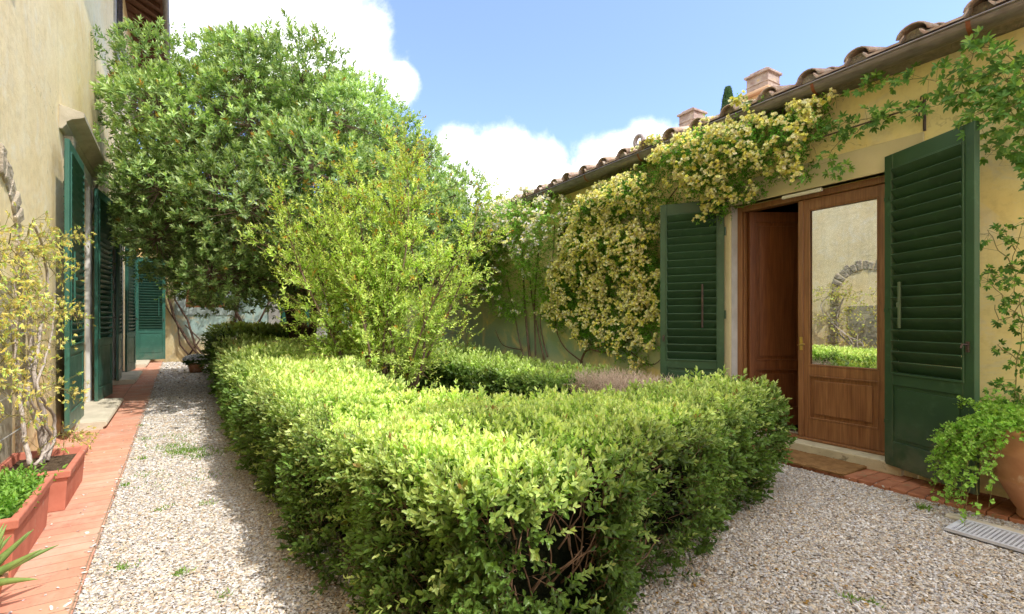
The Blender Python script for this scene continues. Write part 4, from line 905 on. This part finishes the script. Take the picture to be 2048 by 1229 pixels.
# golden-green shrub (pomegranate-like) in the middle of the bed
SL0 = Vector((-1.82, 6.8, 0))
sh = empty('shrub', SL0, 0, 'airy yellow green shrub with orange tipped shoots in the middle of the hedged bed', 'shrub')
mb = MB(); tw = TW(); lb = LB()
for k in range(25):
    a = rng.uniform(0, 2*math.pi); rr = 1.5*rng.random()**.55; h = rng.uniform(1.9, 3.25)*(1-.05*rr/1.4); b0 = Vector((.22*math.cos(a), .22*math.sin(a), -.02)); e = Vector((rr*math.cos(a), rr*math.sin(a)*.9, h))
    if k < 4: e.z = rng.uniform(3.15, 3.5); e.x = rng.uniform(-.2, .5); e.y *= .4
    pts = limb(mb, b0, e, .024, .006, .22, 9, .12, 6)
    for j in range(2, 10):
        for _ in range(4):
            q = np.array(pts[j]); dd = rdir(1)[0]*.9+np.array([math.cos(a)*.4, math.sin(a)*.4, .85]); dd /= np.linalg.norm(dd); ln = rng.uniform(.2, .85); tip_ = q+dd*ln
            # twig with secondary leafy shoots
            tt = np.linspace(0, 1, 6)[:, None]; cr = q[None]+(tip_-q)[None]*tt; cr[:, 2] += .08*np.sin(tt[:, 0]*2.5); tw.add(cr[:-1], cr[1:], .0035, .0028)
            m = 8; t2 = rng.uniform(.1, 1, m)[:, None]; B = q[None]+(tip_-q)[None]*t2; B[:, 2] += .08*np.sin(t2[:, 0]*2.5)
            D = nrm(dd[None]*.7+rdir(m)*.75+np.array([0, 0, .35])); hgt = (q[2]/3.6)
            lum = rng.uniform(.75, 1.2)
            col = np.array([.37, .56, .11])*lum; tp = np.array([.76, .86, .30])*lum
            if hgt > .55: tp = tp*(1-.5*(hgt-.55)/.45)+np.array([.62, .33, .06])*.5*(hgt-.55)/.45
            tpa = np.repeat(tp[None], m, 0); red = rng.random(m) < .05+.3*max(0, hgt-.5); tpa[red] = (.58, .22, .05)
            lb.sprigs(B, D, rng.uniform(.08, .19, m), 4, .064, .38, col, tpa, .85, .15, shape=4, curl=.1)
n = 260; d = rdir(n); B = d*np.array([1.5, 1.4, 1.55])*rng.uniform(.75, 1, n)[:, None]+np.array([0, 0, 1.75]); k = B[:, 2] > .35; B, d = B[k], d[k]
lb.sprigs(B, d*.6+np.array([0, 0, .7]), .14, 5, .052, .38, (.42, .58, .11), (.74, .80, .22), .85, .18, shape=4); m = len(B); tw.add(B-nrm(d)*.25, B+np.array([0, 0, .1]), .003, .002)
mb.build('branches', M['bark'], sh, True); tw.build('twigs', M['twig'], sh); lb.build('foliage', M['leaf_matte'], sh)

# cypress far beyond the roof
cy = empty('cypress_tree', (13.4, 30, 0), 0, 'distant dark cypress with its tip showing above the tiled roof', 'tree')
mb = MB(); mb.tube([(0, 0, 0), (0, 0, 15)], [.25, .03], 8); mb.build('trunk', M['bark_d'], cy)
lb = LB(); n = 9000; z = rng.random(n)**.6*14.3+1.4; r = np.clip((15.8-z)/15.8, 0, 1)**.6*1.35*np.clip((z-1)/2, .3, 1); a = rng.uniform(0, 2*math.pi, n); rr = r*rng.uniform(.7, 1.05, n)
B = np.stack([rr*np.cos(a), rr*np.sin(a), z], 1); lb.sprigs(B, np.stack([np.cos(a)*.3, np.sin(a)*.3, np.ones(n)], 1), .2, 2, .16, .4, (.04, .09, .045), (.08, .14, .07), .6, shape=4); lb.build('crown', M['leaf'], cy)

# ================================================================== CLIMBERS
def wl(root, pts):   # right-wall coords -> world minus root
    pts = np.asarray(pts, float); w = np.stack([pts[:, 0]*UR[0]-(DR_-pts[:, 1])*NR[0], pts[:, 0]*UR[1]-(DR_-pts[:, 1])*NR[1], pts[:, 2]], 1); return w-np.array(root.location)
nRw = np.array([NR[0], NR[1], 0.])
def rose_blossoms(fb, C, n_each, r, col):
    k = len(C); C = np.repeat(C, n_each, 0)+rng.normal(0, r, (k*n_each, 3)); m = len(C); C = C+nRw*.03
    d = nrm(nRw*.9+rdir(m)*.7+np.array([0, 0, .35]))
    cb = np.array(col)[None]*rng.uniform(.85, 1.12, (m, 1)); cb[:, 2] *= rng.uniform(.5, 1.6, m)
    fb.sprigs(C, d, .008, 2, .032, .9, cb.clip(0, .95), cb.clip(0, .95), 1.15, .05, whorl=5, shape=4, curl=-.25, term=False, taper=.3)
def inpoly2(S, Z, poly): return inpoly(S, Z, poly)
def climbing_rose(root, polypx, nleaf, nflow, stems, leafcol, tipcol, flcol, thick=.38, fw=None, seed=1):
    poly = [rsz(a, b, .38 if b < 420 else .15) for a, b in polypx]
    s0, s1 = min(p[0] for p in poly), max(p[0] for p in poly); z0, z1 = min(p[1] for p in poly), max(p[1] for p in poly)
    lb = LB(); fb = LB(); tw = TW(); S = rng.uniform(s0-.1, s1+.1, nleaf*6); Z = rng.uniform(z0-.1, z1+.1, nleaf*6)
    js = S+(vnoise(np.stack([S, Z, Z*0+seed], 1), 5)-.5)*.35; jz = Z+(vnoise(np.stack([S, Z, Z*0+seed+9], 1), 5)-.5)*.35
    k = inpoly2(js, jz, poly); S, Z = S[k], Z[k]; cl = vnoise(np.stack([S, Z, Z*0+seed], 1), 3.2)
    k = rng.random(len(S)) < np.clip((cl-.22)*3.4, .3, 1)*np.clip((Z-.7)/1.1, .25, 1); S, Z, cl = S[k][:nleaf], Z[k][:nleaf], cl[k][:nleaf]
    ed, _, _ = edge_dist(S, Z, poly)
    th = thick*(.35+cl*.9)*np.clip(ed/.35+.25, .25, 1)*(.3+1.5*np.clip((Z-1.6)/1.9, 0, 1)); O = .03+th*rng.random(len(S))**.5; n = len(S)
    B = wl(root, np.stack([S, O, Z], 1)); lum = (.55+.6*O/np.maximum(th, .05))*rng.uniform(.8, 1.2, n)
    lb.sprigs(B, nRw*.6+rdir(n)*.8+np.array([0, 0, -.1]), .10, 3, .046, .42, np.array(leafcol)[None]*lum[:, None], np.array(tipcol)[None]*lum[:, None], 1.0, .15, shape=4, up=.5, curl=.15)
    tw.add(B-nRw*.08, B+rdir(n)*.06, .0016, .0012)
    # flower clusters
    nf = nflow; idx = rng.choice(n, nf*3); w = (O[idx] > th[idx]*.55)
    if fw is not None: w &= rng.random(len(idx)) < fw(S[idx], Z[idx])
    idx = idx[w][:nf]; C = wl(root, np.stack([S[idx], O[idx]+.11, Z[idx]], 1)); rose_blossoms(fb, C, 7, .023, flcol)
    mb = MB()
    for st in stems:
        pts = [rsz(a, b, .06) for a, b in st[1:]]; q = wl(root, [(p[0], .06+.05*math.sin(i*1.7), p[1]) for i, p in enumerate(pts)])
        # resample smooth
        cr = []
        for i in range(len(q)-1):
            p0 = q[max(i-1, 0)]; p1 = q[i]; p2 = q[i+1]; p3 = q[min(i+2, len(q)-1)]
            for t in np.linspace(0, 1, 6, endpoint=False): cr.append(.5*((2*p1)+(-p0+p2)*t+(2*p0-5*p1+4*p2-p3)*t*t+(-p0+3*p1-3*p2+p3)*t**3))
        cr.append(q[-1]); mb.tube(cr, [st[0]*(1-.5*i/len(cr)) for i in range(len(cr))], 7)
    mb.build('stems', M['bark'], root, True); tw.build('twigs', M['shoot'], root); lb.build('foliage', M['leaf_matte'], root); fb.build('blossoms', M['petal'], root, 'stuff')
r1 = empty('climbing_rose', RW(4.9, .06, 0), 0, 'climbing rose thick with small butter yellow flowers spilling from the gutter beside the left shutter', 'climbing rose')
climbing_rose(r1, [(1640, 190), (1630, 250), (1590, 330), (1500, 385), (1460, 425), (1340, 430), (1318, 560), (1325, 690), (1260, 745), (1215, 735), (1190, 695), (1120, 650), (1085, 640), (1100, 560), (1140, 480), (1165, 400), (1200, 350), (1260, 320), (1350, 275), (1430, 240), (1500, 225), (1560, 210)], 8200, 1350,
    [(.02, (1160, 730), (1180, 700), (1215, 705), (1250, 680), (1262, 620), (1240, 520)), (.014, (1165, 725), (1130, 690), (1110, 640), (1120, 560)), (.012, (1180, 700), (1240, 690), (1300, 730), (1330, 700)), (.012, (1215, 700), (1200, 640), (1210, 540), (1250, 400)),
     (.01, (1185, 690), (1150, 670), (1170, 600), (1180, 480)), (.012, (1270, 690), (1300, 600), (1290, 480), (1380, 340), (1500, 280))],
    (.085, .25, .035), (.24, .47, .075), (1., .91, .40))
r2 = empty('climbing_rose', RW(7.6, .06, 0), 0, 'pale flowered climbing rose on bundled grey stems at the far end of the yellow wall', 'climbing rose')
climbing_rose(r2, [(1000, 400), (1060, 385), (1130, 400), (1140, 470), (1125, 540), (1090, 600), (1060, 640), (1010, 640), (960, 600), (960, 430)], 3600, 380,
    [(.03, (1062, 735), (1060, 680), (1048, 600), (1040, 500)), (.022, (1072, 735), (1075, 690), (1068, 600), (1075, 480)), (.02, (1088, 720), (1080, 660), (1062, 590), (1050, 480)), (.018, (1052, 728), (1045, 690), (1030, 640), (1010, 560)),
     (.014, (1045, 700), (1010, 690), (990, 660)), (.014, (1095, 715), (1085, 640), (1100, 560), (1105, 450))],
    (.17, .40, .06), (.42, .66, .14), (.96, .90, .62), fw=lambda S, Z: np.clip((Z-2.2)*1.2, .15, 1), seed=5, thick=.5)
# creepers with larger leaves
def creeper(root, vines, toW, nv, leafL, col, tip, per=26, spread=.10, mat='leaf_matte', wstem=.004, leafcount=5, density=1., seg=.05, stemmat='shoot'):
    lb = LB(); mb = MB(); tw = TW()
    for vpts in vines:
        q = toW(vpts); cr = []
        for i in range(len(q)-1):
            p0 = q[max(i-1, 0)]; p1 = q[i]; p2 = q[i+1]; p3 = q[min(i+2, len(q)-1)]; ns = max(3, int(np.linalg.norm(p2-p1)/seg))
            for t in np.linspace(0, 1, ns, endpoint=False): cr.append(.5*((2*p1)+(-p0+p2)*t+(2*p0-5*p1+4*p2-p3)*t*t+(-p0+3*p1-3*p2+p3)*t**3))
        cr.append(q[-1]); cr = np.array(cr); cr[1:-1] += rng.normal(0, .008, (len(cr)-2, 3)); mb.tube([tuple(c) for c in cr], [wstem*(1-.6*i/len(cr)) for i in range(len(cr))], 5)
        m = int(len(cr)*density); idx = rng.integers(0, len(cr), m); o_ = nrm(rdir(m)*np.array([1, 1, .9])+nv*.55)*rng.uniform(.3, 1, m)[:, None]*spread; B = cr[idx]; E = B+o_
        tw.add(B, E, .0014, .001)
        lum = rng.uniform(.65, 1.25, m)
        # compound leaves: leaflets fanned from the end of the stalk
        D = nrm(o_); side = nrm(np.cross(D, nv+rdir(m)*.3)); upn = nrm(nv+rdir(m)*.5+np.array([0, 0, .4]))
        for j in range(leafcount):
            a = (j-(leafcount-1)/2)*(2.2/leafcount)*1.6; d = D*math.cos(a)+side*math.sin(a)+np.array([0, 0, -.15]); young = (rng.random(m) < .3)[:, None]
            c = np.where(young, np.array(tip)[None], np.array(col)[None])*lum[:, None]*(1+rng.normal(0, .08, (m, 1)))
            lb.leaves(E, d, upn, leafL*(1-.12*abs(j-(leafcount-1)/2))*rng.uniform(.8, 1.15, m), leafL*.36, c.clip(.003, .9), .25, .15)
    mb.build('stems', M[stemmat], root, True); tw.build('stalks', M['shoot'], root); lb.build('foliage', M[mat], root)
c1 = empty('creeper', RW(1.4, .05, 0), 0, 'large leaved green creeper arching over the open near shutter high on the yellow wall', 'creeper')
def toR(root): return lambda v: wl(root, [(rsz(a, b, o)[0], o, rsz(a, b, o)[1]) for a, b, o in v])
vines = [[(2090, 380, .1), (2040, 250, .2), (1960, 200, .25), (1880, 210, .22), (1830, 225, .22)], [(2080, 300, .1), (2000, 180, .25), (1940, 130, .3), (1980, 80, .3)], [(2070, 220, .2), (1990, 150, .35), (1900, 160, .3), (1790, 160, .25), (1720, 180, .22)],
         [(1830, 215, .22), (1760, 235, .22), (1680, 250, .22), (1620, 265, .2)], [(1760, 235, .22), (1700, 270, .2), (1660, 310, .18), (1685, 345, .15)],
         [(2080, 330, .15), (2000, 290, .3), (1970, 310, .25)], [(2090, 250, .1), (2030, 130, .3), (2000, 100, .35), (1960, 90, .35)], [(2090, 180, .25), (2030, 210, .4), (1960, 250, .35)],
         [(2070, 290, .2), (2040, 240, .35), (1990, 230, .4), (1930, 235, .35)], [(2070, 140, .3), (2020, 160, .4), (1950, 180, .4), (1890, 190, .35)]]
creeper(c1, vines, toR(c1), nRw, .062, (.13, .29, .065), (.30, .48, .12), spread=.12, density=2.5)
vines = [[(1640, 270, .2), (1560, 320, .2), (1520, 350, .15)], [(1690, 250, .2), (1640, 285, .15), (1650, 320, .1)]]
c2 = empty('creeper', RW(1.0, .05, 0), 0, 'rose stem climbing the yellow wall above the trailing pot plant', 'creeper')
vines = [[(2060, 860, .1), (2030, 760, .15), (2045, 640, .15), (2025, 540, .15), (2050, 440, .15)], [(2040, 640, .15), (2000, 590, .2), (1975, 560, .22)], [(2030, 540, .15), (1990, 490, .2), (1975, 460, .2)], [(2035, 720, .15), (1995, 690, .18)],
         [(2030, 500, .15), (2010, 460, .2)], [(2040, 800, .2), (2010, 770, .25), (1990, 780, .3)], [(2050, 600, .15), (2005, 640, .2), (1990, 610, .22)], [(2060, 520, .15), (2020, 560, .25), (1985, 550, .25)]]
creeper(c2, vines, toR(c2), nRw, .042, (.09, .22, .045), (.28, .46, .10), spread=.09, density=1.9)

# climber on the villa wall, left foreground
c3 = empty('climber', LW(5.1, .3, .3), 0, 'golden leaved climber on twisted pale stems trained up the villa wall', 'climber')
nLw = np.array([NL[0], NL[1], 0.])
def toL(root): return lambda v: np.array([np.array(LW(s, o, z)) for s, o, z in v])-np.array(root.location)
def lsz(px, py, out):                                 # pixel -> (s, z) on a plane in front of the villa wall
    k = (px-CX)/F; d = DL_-out; Y = d/(-.822*k-.569); X = k*Y; return (X*UL[0]+Y*UL[1], EYE-(py-HY)/F*Y)
def lv(pts): return [(lsz(a, b, o)[0], o, lsz(a, b, o)[1]) for a, b, o in pts]
mb = MB()
for r_, pts in ((.028, [(92, 925, .3), (80, 860, .26), (58, 790, .2), (62, 700, .16), (58, 600, .14), (40, 480, .12)]), (.02, [(85, 930, .3), (92, 850, .3), (70, 760, .24), (80, 660, .2), (95, 560, .2), (70, 450, .2)]),
                (.018, [(60, 930, .28), (45, 850, .2), (38, 740, .16), (20, 640, .14)]), (.013, [(95, 920, .32), (110, 840, .34), (75, 780, .3), (95, 700, .28), (110, 600, .28)]), (.012, [(70, 930, .3), (100, 880, .36), (60, 800, .3), (30, 720, .24), (30, 560, .2)])):
    q = toL(c3)(lv(pts)); cr = []
    for i in range(len(q)-1):
        p0 = q[max(i-1, 0)]; p1 = q[i]; p2 = q[i+1]; p3 = q[min(i+2, len(q)-1)]
        for t in np.linspace(0, 1, 6, endpoint=False): cr.append(.5*((2*p1)+(-p0+p2)*t+(2*p0-5*p1+4*p2-p3)*t*t+(-p0+3*p1-3*p2+p3)*t**3))
    cr.append(q[-1]); cr = [tuple(np.array(c)+rng.normal(0, .006, 3)) for c in cr]; mb.tube(cr, [r_*(1-.55*i/len(cr)) for i in range(len(cr))], 8)
mb.build('trunk', M['bark_p'], c3, True)
vines = []
for k in range(46):
    x0 = rng.uniform(-60, 75); y0 = rng.uniform(440, 800); o0 = rng.uniform(.1, .3); dx = rng.uniform(10, 85); dy = rng.uniform(-60, 70)
    if y0 > 700: dx *= .7
    vines.append(lv([(x0, y0, o0), (x0+dx*.5, y0+dy*.4-15, o0+.04), (min(x0+dx, 150), y0+dy, o0+.06)]))
vines += [lv([(60, 800, .3), (110, 770, .4), (150, 800, .42)]), lv([(80, 900, .3), (120, 870, .38), (160, 880, .36)]), lv([(60, 500, .2), (120, 480, .2), (165, 470, .2)]), lv([(70, 640, .2), (130, 620, .2), (160, 640, .18)]), lv([(-20, 880, .3), (20, 830, .4), (60, 840, .4)])]
creeper(c3, vines, toL(c3), nLw, .036, (.76, .64, .24), (.55, .72, .22), spread=.16, density=2.0, mat='leaf_matte', leafcount=5)
vines = [lv([(-10, 900, .35), (40, 860, .42), (70, 850, .45)]), lv([(-10, 830, .4), (30, 800, .4), (70, 810, .42)]), lv([(60, 900, .35), (100, 880, .42), (130, 890, .42)])]
c4 = empty('training_wire', LW(6, .12, 1.3), LROT, 'thin grey wire carrying the climber along the villa wall', 'wire')
mb = MB(); mb.tube([(-1.6, -.02, 0), (-.4, -.05, .01), (.6, .0, .02)], .004, 5); mb.tube([(-1.6, -.02, -.75), (-.4, -.05, -.74), (.5, .0, -.72)], .004, 5); mb.build('wire', M['greystone'], c4)

# climbing stems on the far wall
c5 = empty('vine', (-10.4, 16.5, 0), 0, 'bare twisting vine stems crossing the blue washed far wall', 'vine')
mb = MB(); 
def bp(px, py): return Vector(P(px, py, 16.6))-Vector((-10.4, 16.5, 0))
for r_, pts in ((.06, [(505, 690), (490, 660), (470, 620), (480, 560), (470, 480)]), (.05, [(480, 690), (468, 650), (478, 600), (490, 540)]), (.04, [(495, 670), (520, 640), (540, 600)]),
                (.05, [(410, 725), (380, 690), (350, 640), (335, 590), (325, 540)]), (.04, [(415, 720), (390, 690), (375, 640), (350, 600), (345, 530)]), (.03, [(385, 720), (360, 690), (355, 650), (330, 610)]), (.03, [(375, 715), (400, 680), (370, 650)])):
    mb.tube([bp(*p) for p in pts], [r_*(1-.5*i/len(pts)) for i in range(len(pts))], 7)
mb.build('stems', M['bark_d'], c5, True)
lb = LB(); n = 600; B = np.array([tuple(bp(rng.uniform(325, 560), rng.uniform(420, 600))) for _ in range(n)]); B[:, 1] -= rng.uniform(0, .5, n); lb.sprigs(B, rdir(n)+np.array([0, -.6, 0]), .2, 3, .11, .4, (.07, .15, .03), (.2, .3, .06), shape=4); lb.build('foliage', M['leaf'], c5)

# ================================================================== GRAVEL STONES + GRASS
def stones(polys, dens, lod, z0=0.):
    P_ = []
    for poly in polys:
        xs = [p[0] for p in poly]; ys = [p[1] for p in poly]; A = (max(xs)-min(xs))*(max(ys)-min(ys)); N = int(A*dens)
        X = rng.uniform(min(xs), max(xs), N); Y = rng.uniform(min(ys), max(ys), N); k = inpoly(X, Y, poly) & (rng.random(N) < 1/lod(Y)**2); P_.append(np.stack([X[k], Y[k]], 1))
    Q = np.concatenate(P_); n = len(Q); sc = lod(Q[:, 1])
    u = np.array([(math.cos(a), math.sin(a), 0) for a in [k*math.pi/3 for k in range(6)]]+[(.55*math.cos(a), .55*math.sin(a), .75) for a in [math.pi/6+k*2*math.pi/3 for k in range(3)]])
    fq = [[0, 1, 6, 6], [1, 2, 7, 6], [2, 3, 7, 7], [3, 4, 8, 7], [4, 5, 8, 8], [5, 0, 6, 8], [6, 7, 8, 8]]
    tri = []
    for q in fq:
        tri.append([q[0], q[1], q[2]])
        if q[3] != q[2]: tri.append([q[0], q[2], q[3]])
    tri = np.array(tri)
    size = np.exp(rng.normal(math.log(.0058), .34, n)).clip(.003, .013)*sc; st = np.stack([size*rng.uniform(1., 1.7, n), size*rng.uniform(.6, 1., n), size*rng.uniform(.35, .7, n)], 1)
    jit = 1+rng.normal(0, .16, (n, 9, 1)); V = u[None]*jit*st[:, None, :]
    a = rng.uniform(0, 2*math.pi, n); tx = rng.normal(0, .3, n)
    z = V[:, :, 2]+V[:, :, 0]*tx[:, None]; x = V[:, :, 0]*np.cos(a)[:, None]-V[:, :, 1]*np.sin(a)[:, None]; y = V[:, :, 0]*np.sin(a)[:, None]+V[:, :, 1]*np.cos(a)[:, None]
    V = np.stack([x+Q[:, :1], y+Q[:, 1:], z+z0+.003+rng.uniform(0, .006, n)[:, None]], 2).reshape(-1, 3)
    T = (tri[None]+np.arange(n)[:, None, None]*9).reshape(-1, 3)
    pal = np.array([(.70, .66, .58), (.60, .50, .36), (.52, .40, .26), (.76, .74, .70), (.40, .34, .28), (.66, .57, .44), (.34, .30, .27), (.58, .56, .54), (.50, .36, .24)])
    C = pal[rng.choice(9, n, p=[.17, .14, .07, .16, .09, .13, .06, .14, .04])]*np.array([.84, .835, .865])*rng.uniform(.7, 1.2, (n, 1)); C = np.repeat(C, 9, 0)
    lb = LB(); lb.V = [V]; lb.Q = [T]; lb.C = [C]; print('stones', n); return lb.build('gravel', M['stone'], None, 'stuff')
lodS = lambda Y: np.clip(Y/4.2, 1, 3.2)
stones([[lp(16.4, .405), lp(1.6, .405), (0, 1.3), lp(16.4, -.9)], [(0, 1.2), (2.0, 1.2), (4.3, 1.75)] + [rp(1.0, 4.70), rp(5.2, 4.70), rp(5.2, 4.0), (2.1, 4.4), (1.7, 3.7), (.2, 2.0)]], 16000, lodS)
stones([[lp(12, .44), lp(2, .44), lp(2, .405), lp(12, .405)], [rp(1., 4.76), rp(5., 4.76), rp(5., 4.7), rp(1., 4.7)]], 900, lambda Y: np.clip(Y/9, 1, 2), .022)
stones([[lp(12, .75), lp(2, .75), lp(2, .43), lp(12, .43)]], 45, lambda Y: Y*0+1., .021)
lb = LB()
def tuft(x, y, r, n, h):
    global lb
    a = rng.normal(0, r, (n, 2)); B = np.stack([x+a[:, 0], y+a[:, 1], np.full(n, .004)], 1); D = rdir(n)*.8+np.array([0, 0, 1.]); lb.leaves(B, D, rdir(n), rng.uniform(.5, 1.2, n)*h, .006, np.array([.22, .38, .07])[None]*rng.uniform(.6, 1.2, (n, 1)), .2, .3, 4)
for (px, py, r, n, h) in ((372, 905, .10, 420, .05), (345, 895, .12, 220, .045), (400, 915, .09, 160, .045), (355, 875, .12, 110, .04), (285, 920, .03, 50, .04), (248, 975, .02, 40, .04), (300, 950, .06, 60, .03), (325, 1020, .03, 40, .03), (245, 1140, .03, 60, .03), (360, 1150, .02, 60, .035),
                          (290, 880, .04, 60, .04), (280, 855, .04, 50, .04), (440, 905, .08, 110, .04), (415, 1010, .03, 40, .03), (115, 1025, .012, 40, .03), (450, 1195, .02, 30, .03), (1845, 1020, .02, 70, .05), (1700, 1200, .02, 40, .03), (1745, 1210, .02, 30, .03), (420, 955, .12, 60, .03), (330, 970, .15, 60, .03)):
    x, y = G(px, py); tuft(x, y, r, n, h)
tag(lb.build('grass', M['leaf_matte'], None), 'thin weeds and short grass growing through the gravel path', 'grass', kind='stuff')
# fallen leaves
lb = LB(); n = 220; X = np.concatenate([rng.uniform(.7, 3.4, 110), rng.uniform(-6, -1, 110)]); Y = np.concatenate([rng.uniform(2.2, 4.2, 110), rng.uniform(2.2, 9, 110)])
k = ((X > 0) & (Y < 3.9)) | ((X < 0) & (abs(.822*X+.569*Y) < .55)); X, Y = X[k], Y[k]; n = len(X)
lb.leaves(np.stack([X, Y, np.full(n, .018)], 1), rdir(n)*np.array([1, 1, .15]), np.array([[0, 0, 1.]]*n)+rdir(n)*.2, .03, .014, np.array([[.4, .24, .07]]*n)*rng.uniform(.5, 1.3, (n, 1)), .3, .2)
tag(lb.build('fallen_leaves', M['leaf_matte'], None), 'scattered dry fallen leaves lying on the gravel', 'leaves', kind='stuff')

# ================================================================== CAMERA, LIGHT, SKY
cam = bpy.data.cameras.new('camera'); co = bpy.data.objects.new('camera', cam); COL.objects.link(co); SC.camera = co
co.location = (0, 0, EYE); co.rotation_euler = (R(90), 0, 0); cam.sensor_width = 36; cam.lens = 36*F/2048; cam.shift_y = (HY-614.5)/2048; cam.clip_end = 2000; cam.clip_start = .05
EL = R(56); S = Vector((.86*math.cos(EL), -.51*math.cos(EL), math.sin(EL))).normalized()
sun = bpy.data.lights.new('sun', 'SUN'); so = bpy.data.objects.new('sun', sun); COL.objects.link(so); sun.energy = 5.0; sun.angle = R(.53); sun.color = (1., .95, .86)
so.rotation_euler = S.to_track_quat('Z', 'Y').to_euler(); so.location = (10, -10, 20)
W = bpy.data.worlds.new('World'); SC.world = W; W.use_nodes = True; nt = W.node_tree; nt.nodes.clear()
class WT(NT):
    def __init__(s, t): s.t = t
t = WT(nt); out = t.n('ShaderNodeOutputWorld'); bg = t.n('ShaderNodeBackground'); t.l(bg.outputs[0], out.inputs[0])
sky = t.n('ShaderNodeTexSky'); sky.sky_type = 'NISHITA'; sky.sun_disc = False; sky.sun_elevation = EL; sky.sun_rotation = math.atan2(S.x, S.y); sky.air_density = 1.0; sky.dust_density = 1.0; sky.ozone_density = 1.5
bg.inputs[1].default_value = .15
tc = t.n('ShaderNodeTexCoord'); V = tc.outputs['Generated']
def wdir(px, py): return Vector(((px-CX)/F, 1, (HY-py)/F)).normalized()
nz = t.noise(V, 5.5, 12, .62, .25); nz2 = t.noise(V, 1.7, 6, .55, .2)
field = None
for (px, py, r) in ((560, 60, .19), (690, 130, .125), (640, 190, .13), (430, 30, .14), (790, 165, .05), (300, -60, .22), (1000, 370, .13), (1090, 390, .10), (930, 350, .10), (1290, 320, .075), (1210, 350, .09)):
    d = t.n('ShaderNodeVectorMath'); d.operation = 'DISTANCE'; t.l(V, d.inputs[0]); d.inputs[1].default_value = wdir(px, py)
    f = t.math('MULTIPLY_ADD', d.outputs['Value'], -1/r, 1.)
    field = f if field is None else t.math('MAXIMUM', field, f)
# bright clouds added out of view, behind the viewer and overhead, as fill light
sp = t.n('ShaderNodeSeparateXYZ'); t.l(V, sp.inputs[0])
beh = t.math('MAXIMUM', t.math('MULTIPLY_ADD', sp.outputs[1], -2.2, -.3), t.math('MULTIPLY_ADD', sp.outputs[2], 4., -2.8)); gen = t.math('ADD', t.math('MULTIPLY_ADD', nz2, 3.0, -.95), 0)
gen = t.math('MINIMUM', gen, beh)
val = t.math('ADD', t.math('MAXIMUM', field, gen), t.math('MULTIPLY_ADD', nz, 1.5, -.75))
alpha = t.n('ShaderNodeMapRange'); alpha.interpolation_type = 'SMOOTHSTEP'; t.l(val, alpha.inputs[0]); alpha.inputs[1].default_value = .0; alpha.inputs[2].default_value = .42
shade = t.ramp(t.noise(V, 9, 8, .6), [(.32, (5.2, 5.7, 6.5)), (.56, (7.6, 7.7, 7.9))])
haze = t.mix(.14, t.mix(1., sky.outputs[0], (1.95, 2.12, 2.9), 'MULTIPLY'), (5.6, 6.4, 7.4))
shade = t.mix(t.math('MULTIPLY', t.math('MAXIMUM', t.math('GREATER_THAN', t.math('MULTIPLY_ADD', sp.outputs[1], -2.2, -.3), 0.), .28), 1.), shade, t.mix(1., shade, (4.2, 4.1, 4.0), 'MULTIPLY'))  # clouds boosted as fill light, most of all behind the viewer
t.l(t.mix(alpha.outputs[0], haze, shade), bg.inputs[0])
SC.view_settings.view_transform = 'Standard'; SC.view_settings.look = 'None'; SC.view_settings.exposure = 0; SC.view_settings.gamma = 1
SC.render.engine = 'CYCLES'; SC.cycles.max_bounces = 8; SC.cycles.transparent_max_bounces = 8; SC.cycles.diffuse_bounces = 4
